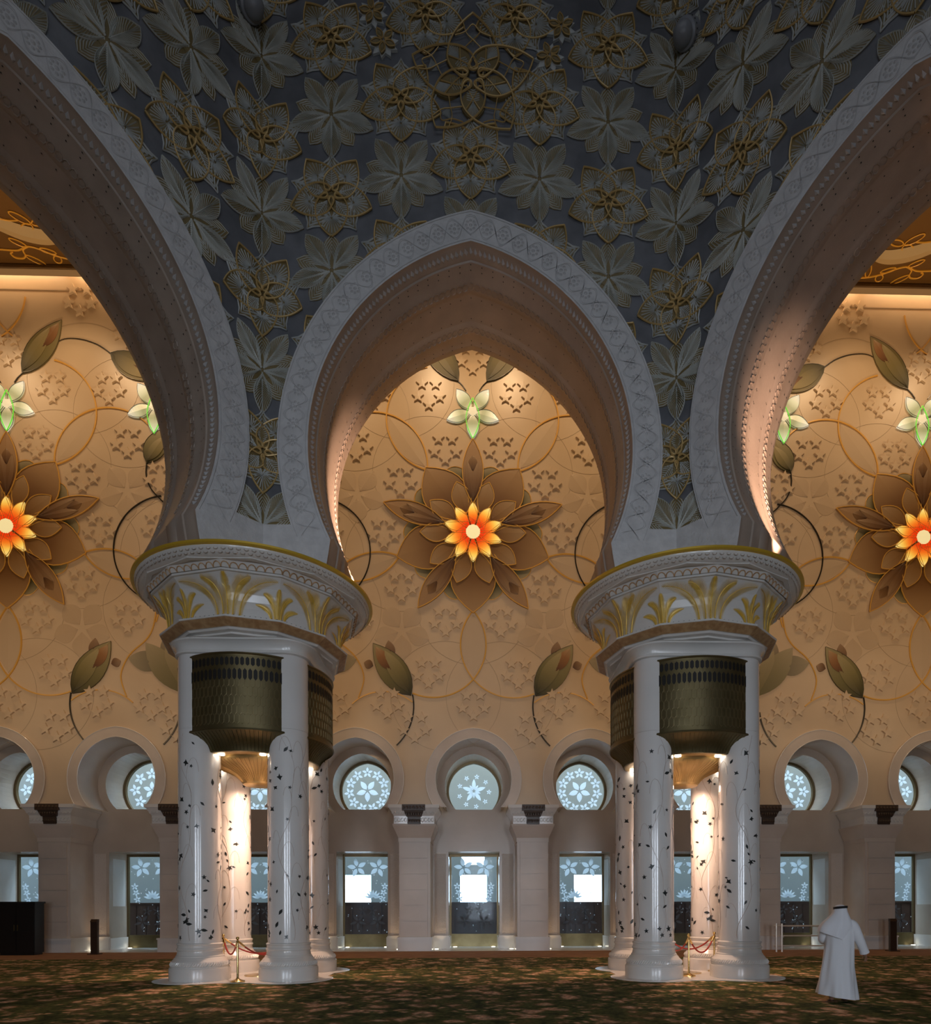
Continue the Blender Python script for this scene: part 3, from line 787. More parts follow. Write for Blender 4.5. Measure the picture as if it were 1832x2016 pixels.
def drum(cx, cy, side):
    t = empty('bronze_lamp_drum', (cx, cy, 0)); T(t, 'bronze latticed lamp drum wrapped around the %s column group' % side, 'lamp', 'bronze drums between the columns')
    m = MB(); m.lathe([(1.74,7.18),(1.755,7.16),(1.75,7.12),(1.75,5.55)], 96); body = m.obj('latticed_body', 'bronze', t, smooth=True)
    m = MB(); m.lathe([(1.75,5.56),(1.785,5.545),(1.79,5.51),(1.76,5.49)], 96); m.obj('lower_lip', 'bronze', t, smooth=True)
    m = MB(); m.lathe([(1.72,7.20),(1.775,7.195),(1.78,7.17),(1.755,7.15)], 96); m.obj('upper_lip', 'bronze', t, smooth=True)
    m = MB(); m.lathe([(1.76,5.49),(1.68,5.44),(1.58,5.36),(1.50,5.27),(1.45,5.18),(1.43,5.12),(1.38,5.11)], 96); fl = m.obj('flared_skirt', 'bronze', t, smooth=True)
    g = MB()
    for i in range(120):
        a = 2*pi*i/120; g.tube([((r+.003)*cos(a), (r+.003)*sin(a), z) for r, z in [(1.76,5.488),(1.68,5.438),(1.58,5.358),(1.50,5.268),(1.45,5.178),(1.43,5.125)]], .007, 3)
    g.obj('fluting', 'bronze', fl, kind='stuff')
    # dark lozenges paint the shade of openings: two rows at the top, raised hexagon lattice below
    d = MB(); n = 100
    for row, (z, h) in enumerate(((7.0,.10),(6.72,.13))):
        for i in range(n):
            a = 2*pi*(i+.5*row)/n; w = .36*2*pi/n
            d.poly([(1.756*cos(a+da), 1.756*sin(a+da), z+dz) for da, dz in ((0,-h),(w,-h*.6),(w,h*.6),(0,h),(-w,h*.6),(-w,-h*.6))])
    d.obj('dark_lozenges', 'grille_dark', body, kind='stuff')
    d = MB()
    for row in range(5):
        z = 5.75+.20*row
        for i in range(n):
            a = 2*pi*(i+.5*(row % 2))/n; w = .42*2*pi/n; h = .115
            d.tube([(1.752*cos(a+da), 1.752*sin(a+da), z+dz) for da, dz in ((0,-h),(w,-h*.6),(w,h*.6),(0,h),(-w,h*.6),(-w,-h*.6))], .0045, 3, closed=True)
    d.obj('hexagon_lattice', 'bronze_line', body, kind='stuff')
    m = MB(); m.lathe([(1.40,5.11),(1.02,5.13)], 64); und = m.obj('underside', 'bronze_gold', t, smooth=True)
    m = MB(); m.lathe([(1.04,5.14),(1.05,5.10),(1.03,5.06),(.90,4.99),(.70,4.91),(.52,4.82),(.42,4.73),(.37,4.66),(.36,4.62),(.33,4.60),(.01,4.60)], 64); bw = m.obj('hanging_bowl', 'bronze_gold', t, smooth=True)
    g = MB()
    for i in range(64):
        a = 2*pi*i/64; g.tube([((r+.004)*cos(a), (r+.004)*sin(a), z) for r, z in [(1.03,5.06),(.90,4.99),(.70,4.91),(.52,4.82),(.42,4.73),(.37,4.66)]], .009, 3)
    g.obj('fluting', 'bronze_gold', bw, kind='stuff')
    for i in range(8):
        a = pi/8+pi/4*i
        m = MB(); m.lathe([(.075,5.105),(.075,5.095),(.001,5.094)], 16, (1.22*cos(a), 1.22*sin(a), 0)); m.obj('downlight', 'lamp_white', t)
    return t
for sx, side in ((-1, 'left'), (1, 'right')):
    cx = sx*CX
    for (qx, qy), nm in POSN.items():
        build_column(cx+qx*HS, CY+qy*HS, 'white marble column inlaid with dark leaves, %s one of the %s group' % (nm, side), 100*sx+10*qx+qy)
    capital(cx, CY, side); drum(cx, CY, side)
    m = MB()
    for qx in (-1, 1):
        for qy in (-1, 1): m.lathe([(.99,0),(.99,.012),(.98,.014),(.001,.014)], 40, (cx+qx*HS, CY+qy*HS, 0))
    m.box(cx-HS, cx+HS, CY-HS-.75, CY+HS+.75, 0, .012); m.box(cx-HS-.75, cx+HS+.75, CY-HS, CY+HS, 0, .0115)
    T(m.obj('marble_base_slab', 'marble'), 'white marble floor slab under the %s column group' % side, 'floor slab')
    m = MB(); m.lathe([(.34,.014),(.34,.03),(.30,.034),(.001,.034)], 36, (cx+.05, CY-.15, 0)); T(m.obj('floor_medallion', 'brass'), 'round brass floor plate between the columns of the %s group' % side, 'floor plate')
    # lamps under the drum: strong warm downlights falling on the inner faces of the columns
    for ax_, ay_ in ((-1,-1), (1,-1), (-1,1), (1,1)):
        spot('column_downlight', (cx+ax_*.18, CY+ay_*.18, 4.55), (cx+ax_*.80, CY+ay_*.80, 3.6), 100, PINK, 110, .9, .06)
    spot('column_downlight', (cx, CY, 4.5), (cx, CY, 0), 420, PINK, 130, .9, .1)
    # concealed lamps on top of the capital, washing the arch soffits
    if sx < 0: spot('soffit_uplight', (-2.60, 16.5, 9.2), (-3.62, 16.9, 12.0), 2200, PINK, 42, 1.0, .12)
    else: spot('soffit_uplight', PW(1, -2.62, 9.2, -1.4), PW(1, -3.7, 12.6, -1.7), 2000, PINK, 44, 1.0, .12)
# ================================================================== FAR WALL
BAY = 4.37; ZSP = 5.36; NB = range(-5, 6)
OA_, OZ, ORR = .124, 6.4, 1.904        # outer edge of the window arches
BOX = 9.0
Q = 1/52.6; ZF = 1.65+(1785-1051)*Q    # photo scale on the wall, height of the great flowers
FW = 17.05                             # flower spacing
def bayname(k):
    if k == 0: return 'middle bay'
    w = {1: 'first', 2: 'second', 3: 'third', 4: 'fourth', 5: 'fifth'}[abs(k)]
    return '%s bay %s of the middle' % (w, 'left' if k < 0 else 'right')
m = MB()
m.poly([(-28,Y0,BOX),(28,Y0,BOX),(28,Y0,26),(-28,Y0,26)])
for k in range(-6, 7):
    x0 = k*BAY
    if abs(k) == 6:
        xa, xb = (x0-BAY/2, x0+BAY/2); xa = max(-28, xa) if k > 0 else -28; xb = 28 if k > 0 else xb
        m.poly([(xa,Y0,0),(xb,Y0,0),(xb,Y0,BOX),(xa,Y0,BOX)]); continue
    inn = arch_full(OA_, OZ, ORR, ZSP, 16, -.2)
    h = BAY/2
    out = [(-h, ZSP+(BOX-ZSP)*i/11) for i in range(11)]+[(-h+2*h*i/10, BOX) for i in range(10)]+[(h, BOX-(BOX-ZSP)*i/11) for i in range(12)]
    m.grid([[(x0+p[0], Y0, p[1]) for p in inn], [(x0+p[0], Y0, p[1]) for p in out]])
WB = S(m.obj('wall_back', 'wall_stone'), 'tall honey coloured far wall inlaid with giant flowers, vines and star reliefs', 'wall')
def at(x, z, d=0.0): return (x, Y0-d, z)
# ---- inlay helpers (x,z on the wall, d = relief)
def lerp3(a, b, t): return tuple(a[i]+(b[i]-a[i])*t for i in range(3))
def ramp(stops, t):
    for (t0, c0), (t1, c1) in zip(stops, stops[1:]):
        if t <= t1: return lerp3(c0, c1, (t-t0)/(t1-t0) if t1 > t0 else 0)
    return stops[-1][1]
def petal(name, mt, parent, p0, p1, w, d, stops, pk=.5, edge=None, er=.014, n=10, bend=0.0, half=0, d0=.0):
    """leaf shape from p0 to p1 with half width w; half=-1/1 keeps one side only; colour runs along the length (inlaid stone tones)"""
    P0 = Vector(p0); P1 = Vector(p1); ax = P1-P0; ln = ax.length; ax.normalize(); nx = Vector((-ax.y, ax.x))
    m = MB(); rows = []; cols = []; Lf = []; Rt = []
    for i in range(n+1):
        t = i/n; c = P0+ax*(ln*t)+nx*(bend*sin(pi*t)); wd = lens_w(t, w, pk); c_ = ramp(stops, t)
        l_ = c+nx*(wd if half >= 0 else 0); r_ = c-nx*(wd if half <= 0 else 0)
        rows.append([at(l_.x, l_.y, d0), at(l_.x, l_.y, d), at(c.x, c.y, d+.012), at(r_.x, r_.y, d), at(r_.x, r_.y, d0)]); cols.append([c_]*5)
        Lf.append((l_.x, l_.y)); Rt.append((r_.x, r_.y))
    m.grid(rows, cols=cols); o = m.obj(name, mt, parent)
    if edge:
        e = MB(); e.tube([at(*p, d+.008) for p in Lf], er, 4); e.tube([at(*p, d+.008) for p in Rt], er, 4); e.obj('edge', edge, o)
    return o
def ring(name, mt, cx, cz, r, a0, a1, wd, d, n=40, parent=None):
    m = MB(); m.tube([at(cx+r*sin(R_(a0+(a1-a0)*i/n)), cz+r*cos(R_(a0+(a1-a0)*i/n)), d) for i in range(n+1)], wd, 4)
    return m.obj(name, mt, parent or WB)
def pol(r, a): return (r*Q*sin(R_(a)), r*Q*cos(R_(a)))
BRN = [(0, (.13,.05,.010)), (.4, (.30,.16,.055)), (1, (.44,.29,.145))]
BRN2 = [(0, (.06,.022,.005)), (.45, (.19,.085,.024)), (.75, (.36,.21,.09)), (1, (.43,.27,.13))]
OLV = [(0, (.045,.040,.012)), (.5, (.17,.145,.055)), (1, (.30,.25,.12))]
OLV2 = [(0, (.03,.028,.008)), (.45, (.20,.17,.06)), (1, (.40,.33,.17))]
LILY = [(0, (.80,.72,.52)), (.35, (.36,.40,.20)), (.6, (.62,.68,.46)), (1, (.95,.98,.86))]
def great_inlay(X):
    # olive scalloped disc behind
    m = MB(); ringp = []
    for i in range(120):
        a = 360*i/120; r = 128+9*abs(cos(R_(a*2.5)))**.5*0+8*cos(R_(10*(a-18)))
        ringp.append((X+pol(r, a)[0], ZF+pol(r, a)[1]))
    base = len(m.v)
    fs = []; vs_ = []; cs = []
    for rr, c_ in ((0.0, (.05,.045,.012)), (.72, (.05,.045,.012)), (.86, (.12,.105,.04)), (1.0, (.36,.30,.17))):
        for x, z in ringp: vs_.append(at(X+(x-X)*rr, ZF+(z-ZF)*rr, .02)); cs.append(c_)
    for j in range(3):
        for i in range(120): fs.append((j*120+i, j*120+(i+1) % 120, (j+1)*120+(i+1) % 120, (j+1)*120+i))
    m.add(vs_, fs, cs); F = m.obj('inlaid_flower', 'inlay', WB)
    e = MB(); e.tube([at(x, z, .025) for x, z in ringp], .016, 4, closed=True); e.obj('scalloped_edge', 'gold_vine', F)
    def G(r, a): q = pol(r, a); return (X+q[0], ZF+q[1])
    for k in range(5):
        a = 36+72*k; petal('broad_petal', 'inlay', F, G(28, a), G(157, a), 44*Q, .045+.002*k, BRN2, .50, 'gold_vine', .021)
    for k in range(10):
        a = 18+36*k; petal('kite_petal', 'inlay', F, G(40, a), G(104, a), 19*Q, .062+.001*k, BRN, .5, 'gold_vine', .017)
    for k in range(5):
        a = 72*k; o = petal('long_petal', 'inlay', F, G(56, a), G(184, a), 20.5*Q, .08, [(0,(.06,.02,.006)),(.3,(.17,.07,.02)),(.62,(.38,.23,.11)),(1,(.42,.25,.12))], .5, 'gold_vine', .020)
        for sg in (-1, 1): petal('inner_petal', 'inlay', o, G(60, a), G(140, a+sg*4.6), 8*Q, .098, [(0,(.06,.022,.007)),(.5,(.20,.10,.04)),(1,(.36,.23,.12))], .55)
        petal('petal_heart', 'inlay', o, G(120, a), G(150, a), 9*Q, .096, [(0,(.07,.026,.008)),(.6,(.20,.10,.035)),(1,(.28,.16,.07))], .5)
    st = empty('lit_star'); st.parent = F
    for k in range(10):
        a = 36*k; petal('star_point', 'lit_star', st, G(6, a), G(58, a), 9.5*Q, .115+.0012*k, [(0,(.75,.03,.0)),(.30,(.85,.05,.005)),(.55,(.95,.26,.02)),(.75,(.98,.62,.09)),(1,(1,.85,.30))], .62, 'gold_vine', .010)
    for k in range(10):
        m = MB(); a = 36*k; m.tube([at(*G(57, a), .135), at(*G(20, a+70), .135)], .009, 4); m.obj('star_strap', 'gold_vine', st)
    m = MB(); m.add([at(X, ZF, .15)]+[at(*G(14, 36*i), .145) for i in range(10)]+[at(*G(14.5, 36*i), .11) for i in range(10)],
        [(0,1+i,1+(i+1) % 10) for i in range(10)]+[(1+i,11+i,11+(i+1) % 10,1+(i+1) % 10) for i in range(10)], [(.95,.82,.42)]*21)
    m.obj('star_heart', 'lit_star', st)
def lily(X, Z, rot=0.0):
    F = MB(); F.lathe([(.18, 0), (.001, .001)], 10); 
    m = MB(); c5 = [(X+10*Q*sin(R_(rot+36+72*i)), Z+10*Q*cos(R_(rot+36+72*i))) for i in range(5)]
    m.add([at(X, Z, .075)]+[at(*p, .07) for p in c5]+[at(*p, .0) for p in c5], [(0,1+i,1+(i+1) % 5) for i in range(5)]+[(1+i,6+i,6+(i+1) % 5,1+(i+1) % 5) for i in range(5)], [(.9,.86,.62)]*11)
    o = m.obj('lily', 'lit_inlay', WB)
    for k in range(5):
        a = rot+180+72*k; g = lambda r: (X+r*Q*sin(R_(a)), Z+r*Q*cos(R_(a)))
        petal('lily_petal', 'lit_inlay', o, g(4), g(54), 12.5*Q, .05, LILY, .5, 'black_vine', .007)
    e = MB()
    for sg in (-1, 1):
        e.tube([at(X+sg*13*Q*sin(pi*t), Z+(26-80*t)*Q, .075) for t in [i/16 for i in range(17)]], .016, 4)
    e.obj('green_edge', 'green_lit', o)
def leafpair(p0, p1, w, tip=True, sgn=1):
    """olive leaf with a folded half and a rust tip"""
    o = petal('vine_leaf', 'inlay', WB, p0, p1, w, .04, OLV2, .46, 'black_vine', .006)
    d = (Vector(p1)-Vector(p0)); n_ = Vector((-d.y, d.x)).normalized()*sgn
    a = Vector(p0)+d*.04; b = Vector(p0)+d*.80+n_*w*.35
    petal('folded_half', 'inlay', o, a, b, w*.55, .062, [(0,(.03,.028,.008)),(.5,(.24,.20,.075)),(1,(.44,.36,.18))], .5)
    if tip: petal('rust_tip', 'inlay', o, Vector(p0)+d*.5-n_*w*.1, Vector(p0)+d*.93, w*.42, .058, [(0,(.09,.03,.008)),(.6,(.34,.16,.06)),(1,(.50,.33,.17))], .45)
    return o
# star relief: five raised five-point stars in a ring, each star its own piece
def bevel_star(r):
    m = MB(); o = star_pts(r, 5, .45, 0); i_ = star_pts(r*.86, 5, .45, 0); b = 0
    m.v = [(x, -.0, z) for x, z in o]+[(x, -.06, z) for x, z in i_]+[(0, -.062, 0)]
    for k in range(10):
        m.f.append((k, (k+1) % 10, 10+(k+1) % 10, 10+k)); m.f.append((10+k, 10+(k+1) % 10, 20))
    return m.mesh('star', 'wall_stone')
STAR = bevel_star(.25)
def star_ring(x, z):
    for k in range(5):
        a = 180+72*k; link('star', STAR, WB, (x+.43*sin(R_(a)), Y0, z+.43*cos(R_(a))))
HALFW = [ # (dx,dy) of star reliefs in photo pixels about a flower, right half
 (54,166),(142,103),(174,0),(140,-104),(54,-172),(86,273),(0,343),(228,170),(286,5),(228,-170),(88,-274),(0,-337),(193,273),(138,443),(233,383),(168,-334),(272,-340),(290,102)]
for X in (-FW, 0, FW):
    great_inlay(X); lily(X, ZF+238*Q)
    for dx, dy in HALFW:
        for sg in ((-1, 1) if dx else (1,)):
            x = X+sg*dx*Q
            if abs(x) > 19.5 or (abs(x-X) > FW/2): continue
            if X == 0 and (abs(dx) > 292 or dy > 345): continue
            star_ring(x, ZF+dy*Q)
    for a in (36, 108, 180, 252, 324):       # gilt circles crossing at the tips of the broad petals
        for sg in (-1, 1):
            c = pol(233, a+sg*19.8); ca = a+sg*19.8
            tx, tz = pol(155, a); th0 = math.degrees(atan2(tx-c[0], tz-c[1]))
            ring('gilt_circle', 'gold_vine', X+c[0], ZF+c[1], 104*Q, th0, th0+(132 if a in (108, 252) else 152)*sg, .032, .012)
            # tinted vesica where they cross
        petal('tinted_leaf', 'inlay', WB, (X+pol(160, a)[0], ZF+pol(160, a)[1]), (X+pol(280, a)[0], ZF+pol(280, a)[1]), 24*Q, .006, [(0,(.59,.445,.29)),(1,(.63,.48,.32))], .5)
        c = pol(150, a); ring('engraved_circle', 'etch_line', X+c[0], ZF+c[1], 108*Q, a-118, a+118, .008, .0, 48)
        for sg in (-1, 1):
            c = pol(325, a+sg*9.6); ring('engraved_circle', 'etch_line', X+c[0], ZF+c[1], 108*Q, 0, 360, .007, .0, 48)
    for a in (72, 144, 216, 288):            # tone-on-tone five petal flowers
        c = pol(238, a); o = None
        for k in range(5):
            b = 180+72*k; p = petal('tonal_petal', 'inlay', WB if o is None else o, (X+c[0]+8*Q*sin(R_(b)), ZF+c[1]+8*Q*cos(R_(b))), (X+c[0]+56*Q*sin(R_(b)), ZF+c[1]+56*Q*cos(R_(b))), 19*Q, .006, [(0,(.58,.43,.28)),(1,(.61,.46,.30))], .55)
            if o is None: p.name = 'tonal_flower'; o = p
    for sg in (-1, 1):
        g = lambda dx, dy: (X+sg*dx*Q, ZF+dy*Q)
        leafpair(g(28, 298), g(104, 402), 25*Q, True, sg)                    # leaf above the lily
        leafpair(g(196, 340), g(284, 290), 24*Q, True, -sg)
        leafpair(g(265, 128), g(300, 196), 21*Q, False, -sg)
        leafpair(g(122, -320), g(196, -218), 28*Q, True, sg)                 # tulip leaf below
        o = petal('tulip_tip', 'inlay', WB, g(160, -250), g(166, -212), 10*Q, .03, [(0,(.12,.05,.02)),(1,(.36,.23,.13))], .5)
        petal('tulip_tip', 'inlay', WB, g(196, -262), g(214, -256), 9*Q, .03, [(0,(.12,.05,.02)),(1,(.36,.23,.13))], .5)
        petal('olive_petal', 'inlay', WB, g(228, -250), g(296, -262), 20*Q, .02, [(0,(.40,.33,.21)),(1,(.14,.12,.07))], .5)  # dark olive inlay petals, graded in the stone's own tones
        petal('olive_petal', 'inlay', WB, g(330, -190), g(296, -262), 22*Q, .02, [(0,(.48,.38,.25)),(1,(.16,.13,.08))], .5)
        petal('olive_petal', 'inlay', WB, g(262, -220), g(336, -318), 25*Q, .03, [(0,(.44,.36,.22)),(.5,(.26,.22,.11)),(1,(.14,.12,.045))], .5)
        petal('olive_petal', 'inlay', WB, g(300, -226), g(338, -318), 15*Q, .035, [(0,(.42,.34,.20)),(1,(.17,.145,.05))], .5)
        m = MB(); m.tube([at(*g(*p), .02) for p in cat([(13, 280), (20, 290), (28, 298)], 4)], .02, 4); m.obj('vine', 'black_vine', WB)
        m = MB(); m.tube([at(*g(*p), .02) for p in cat([(84, 352), (108, 366), (140, 366), (172, 356), (196, 340)], 5)], [.008+.018*i/20 for i in range(21)], 4); m.obj('vine', 'black_vine', WB)
        lily(X+sg*280*Q, ZF+238*Q, 0)
        cx, cz = g(307, -40); ring('vine_ring', 'black_vine', cx, cz, 106*Q, sg*-8, sg*-165, .030, .02)
        m = MB(); m.tube([at(*g(*p), .02) for p in cat([(265, 128), (264, 105), (272, 80), (292, 57), (310, 42)], 5)], .030, 4); m.obj('vine', 'black_vine', WB)
        cx, cz = g(223, -340); ring('vine_ring', 'black_vine', cx, cz, 106*Q, sg*-78, sg*-137, .030, .02)
        cx, cz = g(223, -340); ring('vine_ring', 'black_vine', cx, cz, 106*Q, sg*95, sg*137, .030, .02)
        cx, cz = g(176, -400); ring('gilt_circle', 'gold_vine', cx, cz, 88*Q, sg*-40, sg*44, .026, .012)
        m = MB(); m.tube([at(*g(*p), .012) for p in cat([(283, -150), (276, -190), (262, -215), (230, -245), (214, -285), (225, -325)], 5)], .028, 4); m.obj('gilt_vine', 'gold_vine', WB)
    ring('gilt_circle', 'gold_vine', X-70*Q, ZF+455*Q, 104*Q, 95, 150, .028, .012); ring('gilt_circle', 'gold_vine', X+70*Q, ZF+455*Q, 104*Q, -95, -150, .028, .012)
# star reliefs in the spandrels between the window arches
for k in range(-5, 5): star_ring((k+.5)*BAY, 9.25-.9)
m = MB(); m.box(-28, 28, Y0-.02, Y0, 24.34, 24.37); m.obj('head_line', 'etch_line', WB)

# ================================================================== CEILING BEHIND THE ARCHES
m = MB(); m.box(-28, 28, 11.5, Y0-.62, CEIL, CEIL+.2); CE = S(m.obj('ceiling', 'ceiling_brown'), 'dark brown ceiling with gilt scrollwork beyond the side arches', 'ceiling')
m = MB(); m.box(-28, 28, Y0-.72, Y0-.58, CEIL-.22, CEIL+.6); m.box(-28, 28, Y0-.80, Y0-.55, CEIL-.26, CEIL-.20); S(m.obj('trim_3', 'fascia'), 'grey brown fascia hiding the cove lamps at the ceiling edge', 'cornice')
def cl_pt(X, sg, px, py):   # scroll coordinates: px along x (m), py metres out from the fascia
    return (X+sg*px, Y0-.75-py, CEIL-.02)
for X, sg in ((-15.55, 1), (15.75, -1)):
    part = empty('gilt_scroll'); part.parent = CE
    def tb(pts, r, mt='ceiling_gold', n=5):
        m = MB(); m.tube([cl_pt(X, sg, *p) for p in cat(pts, 6)], r, n); m.obj('scroll' if mt == 'ceiling_gold' else 'ribbon', mt, part, smooth=True)
    def loop(x, y, a, ln, w):
        m = MB(); m.tube([cl_pt(X, sg, x+ln*.5*(1-cos(t))*cos(a)-w*sin(t)*sin(a), y+ln*.5*(1-cos(t))*sin(a)+w*sin(t)*cos(a)) for t in [2*pi*i/18 for i in range(18)]], .022, 5, closed=True); m.obj('leaf_loop', 'ceiling_gold', part, smooth=True)
    for X_ in (0, -4.6):
        s = lambda L_: [(x+X_, y) for x, y in L_]
        tb(s([(-.9,.50),(-.3,.48),(.1,.62),(.45,.55),(.95,.30),(1.5,.18),(2.2,.22),(2.8,.5)]), .03)
        tb(s([(.15,.62),(-.1,.5),(-.15,.3),(-.3,.2),(-.55,.22),(-.62,.36),(-.5,.42)]), .03)
        tb(s([(-1.7,.6),(-1.2,.62),(-.75,.85),(-.55,1.25),(-.65,1.5)]), .03)
        tb(s([(-1.4,2.4),(-1.0,2.0),(-.5,1.65),(.05,1.5),(.4,1.5)]), .028)
        tb(s([(-.25,2.7),(-.05,2.9),(-.02,3.2),(-.2,3.4)]), .028)
        for q in ((-.15,.30,-.6,.6,.09),(.1,.62,2.6,.5,.09),(.5,.55,-.3,.5,.08),(1.0,.28,-2.4,.3,.12),(1.35,.2,1.2,.5,.09),(-.7,.9,2.9,.5,.11),(.75,1.4,2.5,.6,.12),(.75,1.35,3.6,.5,.14),(.8,1.4,.2,.5,.1),(-1.6,.62,-2,.35,.1)): loop(q[0]+X_, *q[1:])
        rb = cat(s([(-2.6,2.9),(-1.7,2.4),(-.9,1.75),(0,1.2),(.7,.98),(1.3,.98),(1.9,1.2),(2.2,1.6)]), 6); n_ = len(rb)
        m = MB(); rows = []
        for i, p in enumerate(rb):
            a = rb[max(0, i-1)]; b = rb[min(n_-1, i+1)]; tx, ty = b[0]-a[0], b[1]-a[1]; l = sqrt(tx*tx+ty*ty); w = .05+.20*sin(pi*i/(n_-1))**2+.05
            c = [(p[0]-ty/l*w*q, p[1]+tx/l*w*q) for q in (-1, 0, 1)]
            rows.append([cl_pt(X, sg, *c[0]), tuple(Vector(cl_pt(X, sg, *c[1]))+Vector((0, 0, -.09))), cl_pt(X, sg, *c[2])])
        m.grid(rows); m.obj('cream_ribbon', 'ceiling_cream', part)
        tb(s([(-.55,3.3),(-.8,3.0),(-1.2,2.95)]), .10, 'ceiling_cream')

# ================================================================== ARCADE OF WINDOW BAYS
WA, WZ, WR, LEDGE = .126, 6.4, 1.256, 5.46       # inner arch of the round windows
DW, DH = 1.0, 3.81
HW = BAY/2
for k in NB:
    X = k*BAY; nm = bayname(k)
    # front archivolt
    m = MB(); o_ = arch_full(OA_, OZ, ORR, ZSP, 18); i_ = arch_full(OA_, OZ, ORR, ZSP, 18, -.35); o2 = arch_full(OA_, OZ, ORR, ZSP, 18, -.05)
    sh = lambda pl, y: [(X+p[0], y, p[1]) for p in pl]
    m.grid([sh(o_, Y0), sh(o_, Y0-.10), sh(i_, Y0-.10), sh(i_, Y1)])
    trim = m.obj('trim_%d' % (10+k), 'pillar_stone', smooth=True); S(trim, 'plain stone window arch of the %s' % nm, 'window arch')
    m = MB(); m.tube(sh(arch_full(OA_, OZ, ORR, ZSP, 18, -.36), Y0-.10), .014, 5); m.tube(sh(o_, Y0-.10), .016, 5); m.obj('edge_roll', 'marble', trim, smooth=True)
    # recessed panel with window and door openings
    m = MB(); q = arch_full(WA, WZ, WR, LEDGE, 16); hw = HW
    out = [(-hw, LEDGE+(BOX-LEDGE)*i/11) for i in range(11)]+[(-hw+2*hw*i/10, BOX) for i in range(10)]+[(hw, BOX-(BOX-LEDGE)*i/11) for i in range(12)]
    m.grid([sh(q, Y2), sh(q, Y1), sh(out, Y1)])
    m.poly([(X-hw,Y1,DH),(X+hw,Y1,DH),(X+hw,Y1,LEDGE),(X-hw,Y1,LEDGE)])
    x0 = q[0][0]; m.poly([(X+x0,Y1,LEDGE),(X-x0,Y1,LEDGE),(X-x0,Y2,LEDGE),(X+x0,Y2,LEDGE)])
    for a, b in ((-hw,-DW), (DW,hw)): m.poly([(X+a,Y1,0),(X+b,Y1,0),(X+b,Y1,DH),(X+a,Y1,DH)])
    m.poly([(X-DW,Y1,DH),(X+DW,Y1,DH),(X+DW,Y2+.05,DH),(X-DW,Y2+.05,DH)])
    for sg in (-1, 1): m.poly([(X+sg*DW,Y1,0),(X+sg*DW,Y2+.05,0),(X+sg*DW,Y2+.05,DH),(X+sg*DW,Y1,DH)])
    pn = S(m.obj('wall_panel_%d' % (k+6), 'panel_stone'), 'recessed stone panel of the %s' % nm, 'wall panel')
    m = MB(); b_ = [(-hw,-1.34),(1.34,hw)]
    for sg in (-1, 1):
        a, b = sorted((X+sg*(DW+.10), X+sg*1.55)); m.box(a, b, Y1-.012, Y1, .56, DH-.08)
    m.obj('carved_strip', 'carved_panel', pn)
    m = MB()
    for sg in (-1, 1):
        a, b = sorted((X+sg*(DW-.005), X+sg*1.6)); m.box(a, b, Y1-.06, Y1+.02, 0, .46); m.box(a-.015, b+.015, Y1-.08, Y1+.02, .46, .52)
        m.box(*sorted((X+sg*(DW-.06), X+sg*DW)), Y1-.02, Y2-.02, 0, .46)
        m.box(*sorted((X+sg*(DW-.012), X+sg*DW)), Y1+.25, Y2-.2, 1.7, DH-.25)
    m.obj('skirting', 'marble', pn)
    # round window
    wn = empty('window_%d' % (k+6)); S(wn, 'horseshoe window with etched flowers in the %s' % nm, 'window')
    m = MB(); f0 = arch_full(WA, WZ, WR, LEDGE, 16); f1 = arch_full(WA, WZ, WR, LEDGE+.05, 16, -.10)
    m.grid([sh(f0, Y2), sh(f0, Y2-.10), sh(f1, Y2-.10), sh(f1, Y2+.05)]); m.box(X+f1[0][0]-.05, X-f1[0][0]+.05, Y2-.10, Y2+.05, LEDGE, LEDGE+.05); m.obj('frame', 'bronze_frame', wn)
    m = MB(); m.poly(sh(f1, Y2-.02)); m.obj('glass_pane', 'pane', wn)
    def bloom(cx, cz, r, mt='etched_glass', name='etched_flower', par=wn, y=Y2-.035, pk=.45, wf=.23, rot=0):
        m = MB()
        for i in range(5):
            a = R_(rot+72*i); L_ = lens(r*.12, r, r*wf, 5, pk)
            m.prism([(cx+u*cos(a)+v*sin(a), cz-u*sin(a)+v*cos(a)) for u, v in L_], y-.012, y)
        return m.obj(name, mt, par)
    if abs(k) != 0 and abs(k) <= 2:
        for i in range(11):
            a = 2*pi*i/11; bloom(X+.74*sin(a), 6.43+.74*cos(a), .225, rot=math.degrees(a))
        bloom(X, 6.43, .47, rot=180)
    elif k == 0:
        for i, r_ in enumerate((.5, .3)): bloom(X, 6.42, r_, rot=36*i, wf=.16)
        for i in range(9):
            a = 2*pi*i/9+.2; bloom(X+.62*sin(a), 6.4+.62*cos(a), .11, rot=40*i)
    else:
        for i in range(8):
            a = 2*pi*i/8; bloom(X+.66*sin(a), 6.43+.66*cos(a), .25, rot=math.degrees(a))
        bloom(X, 6.43, .36)
    # glazed door
    dr = empty('door_%d' % (k+6)); S(dr, 'glazed bronze framed door with etched flowers in the %s' % nm, 'glazed door')
    m = MB(); m.box(X-DW,X-.93,Y2-.08,Y2+.04,0,DH); m.box(X+.93,X+DW,Y2-.08,Y2+.04,0,DH); m.box(X-.93,X+.93,Y2-.08,Y2+.04,DH-.10,DH); m.obj('frame', 'bronze_frame', dr)
    m = MB(); m.box(X-.93,X+.93,Y2-.06,Y2+.03,0,.53); kp = m.obj('kick_panel', 'bronze', dr)
    m = MB(); m.box(X-.93,X+.93,Y2-.02,Y2-.008,.53,DH-.10); m.obj('glass_pane', 'pane', dr)
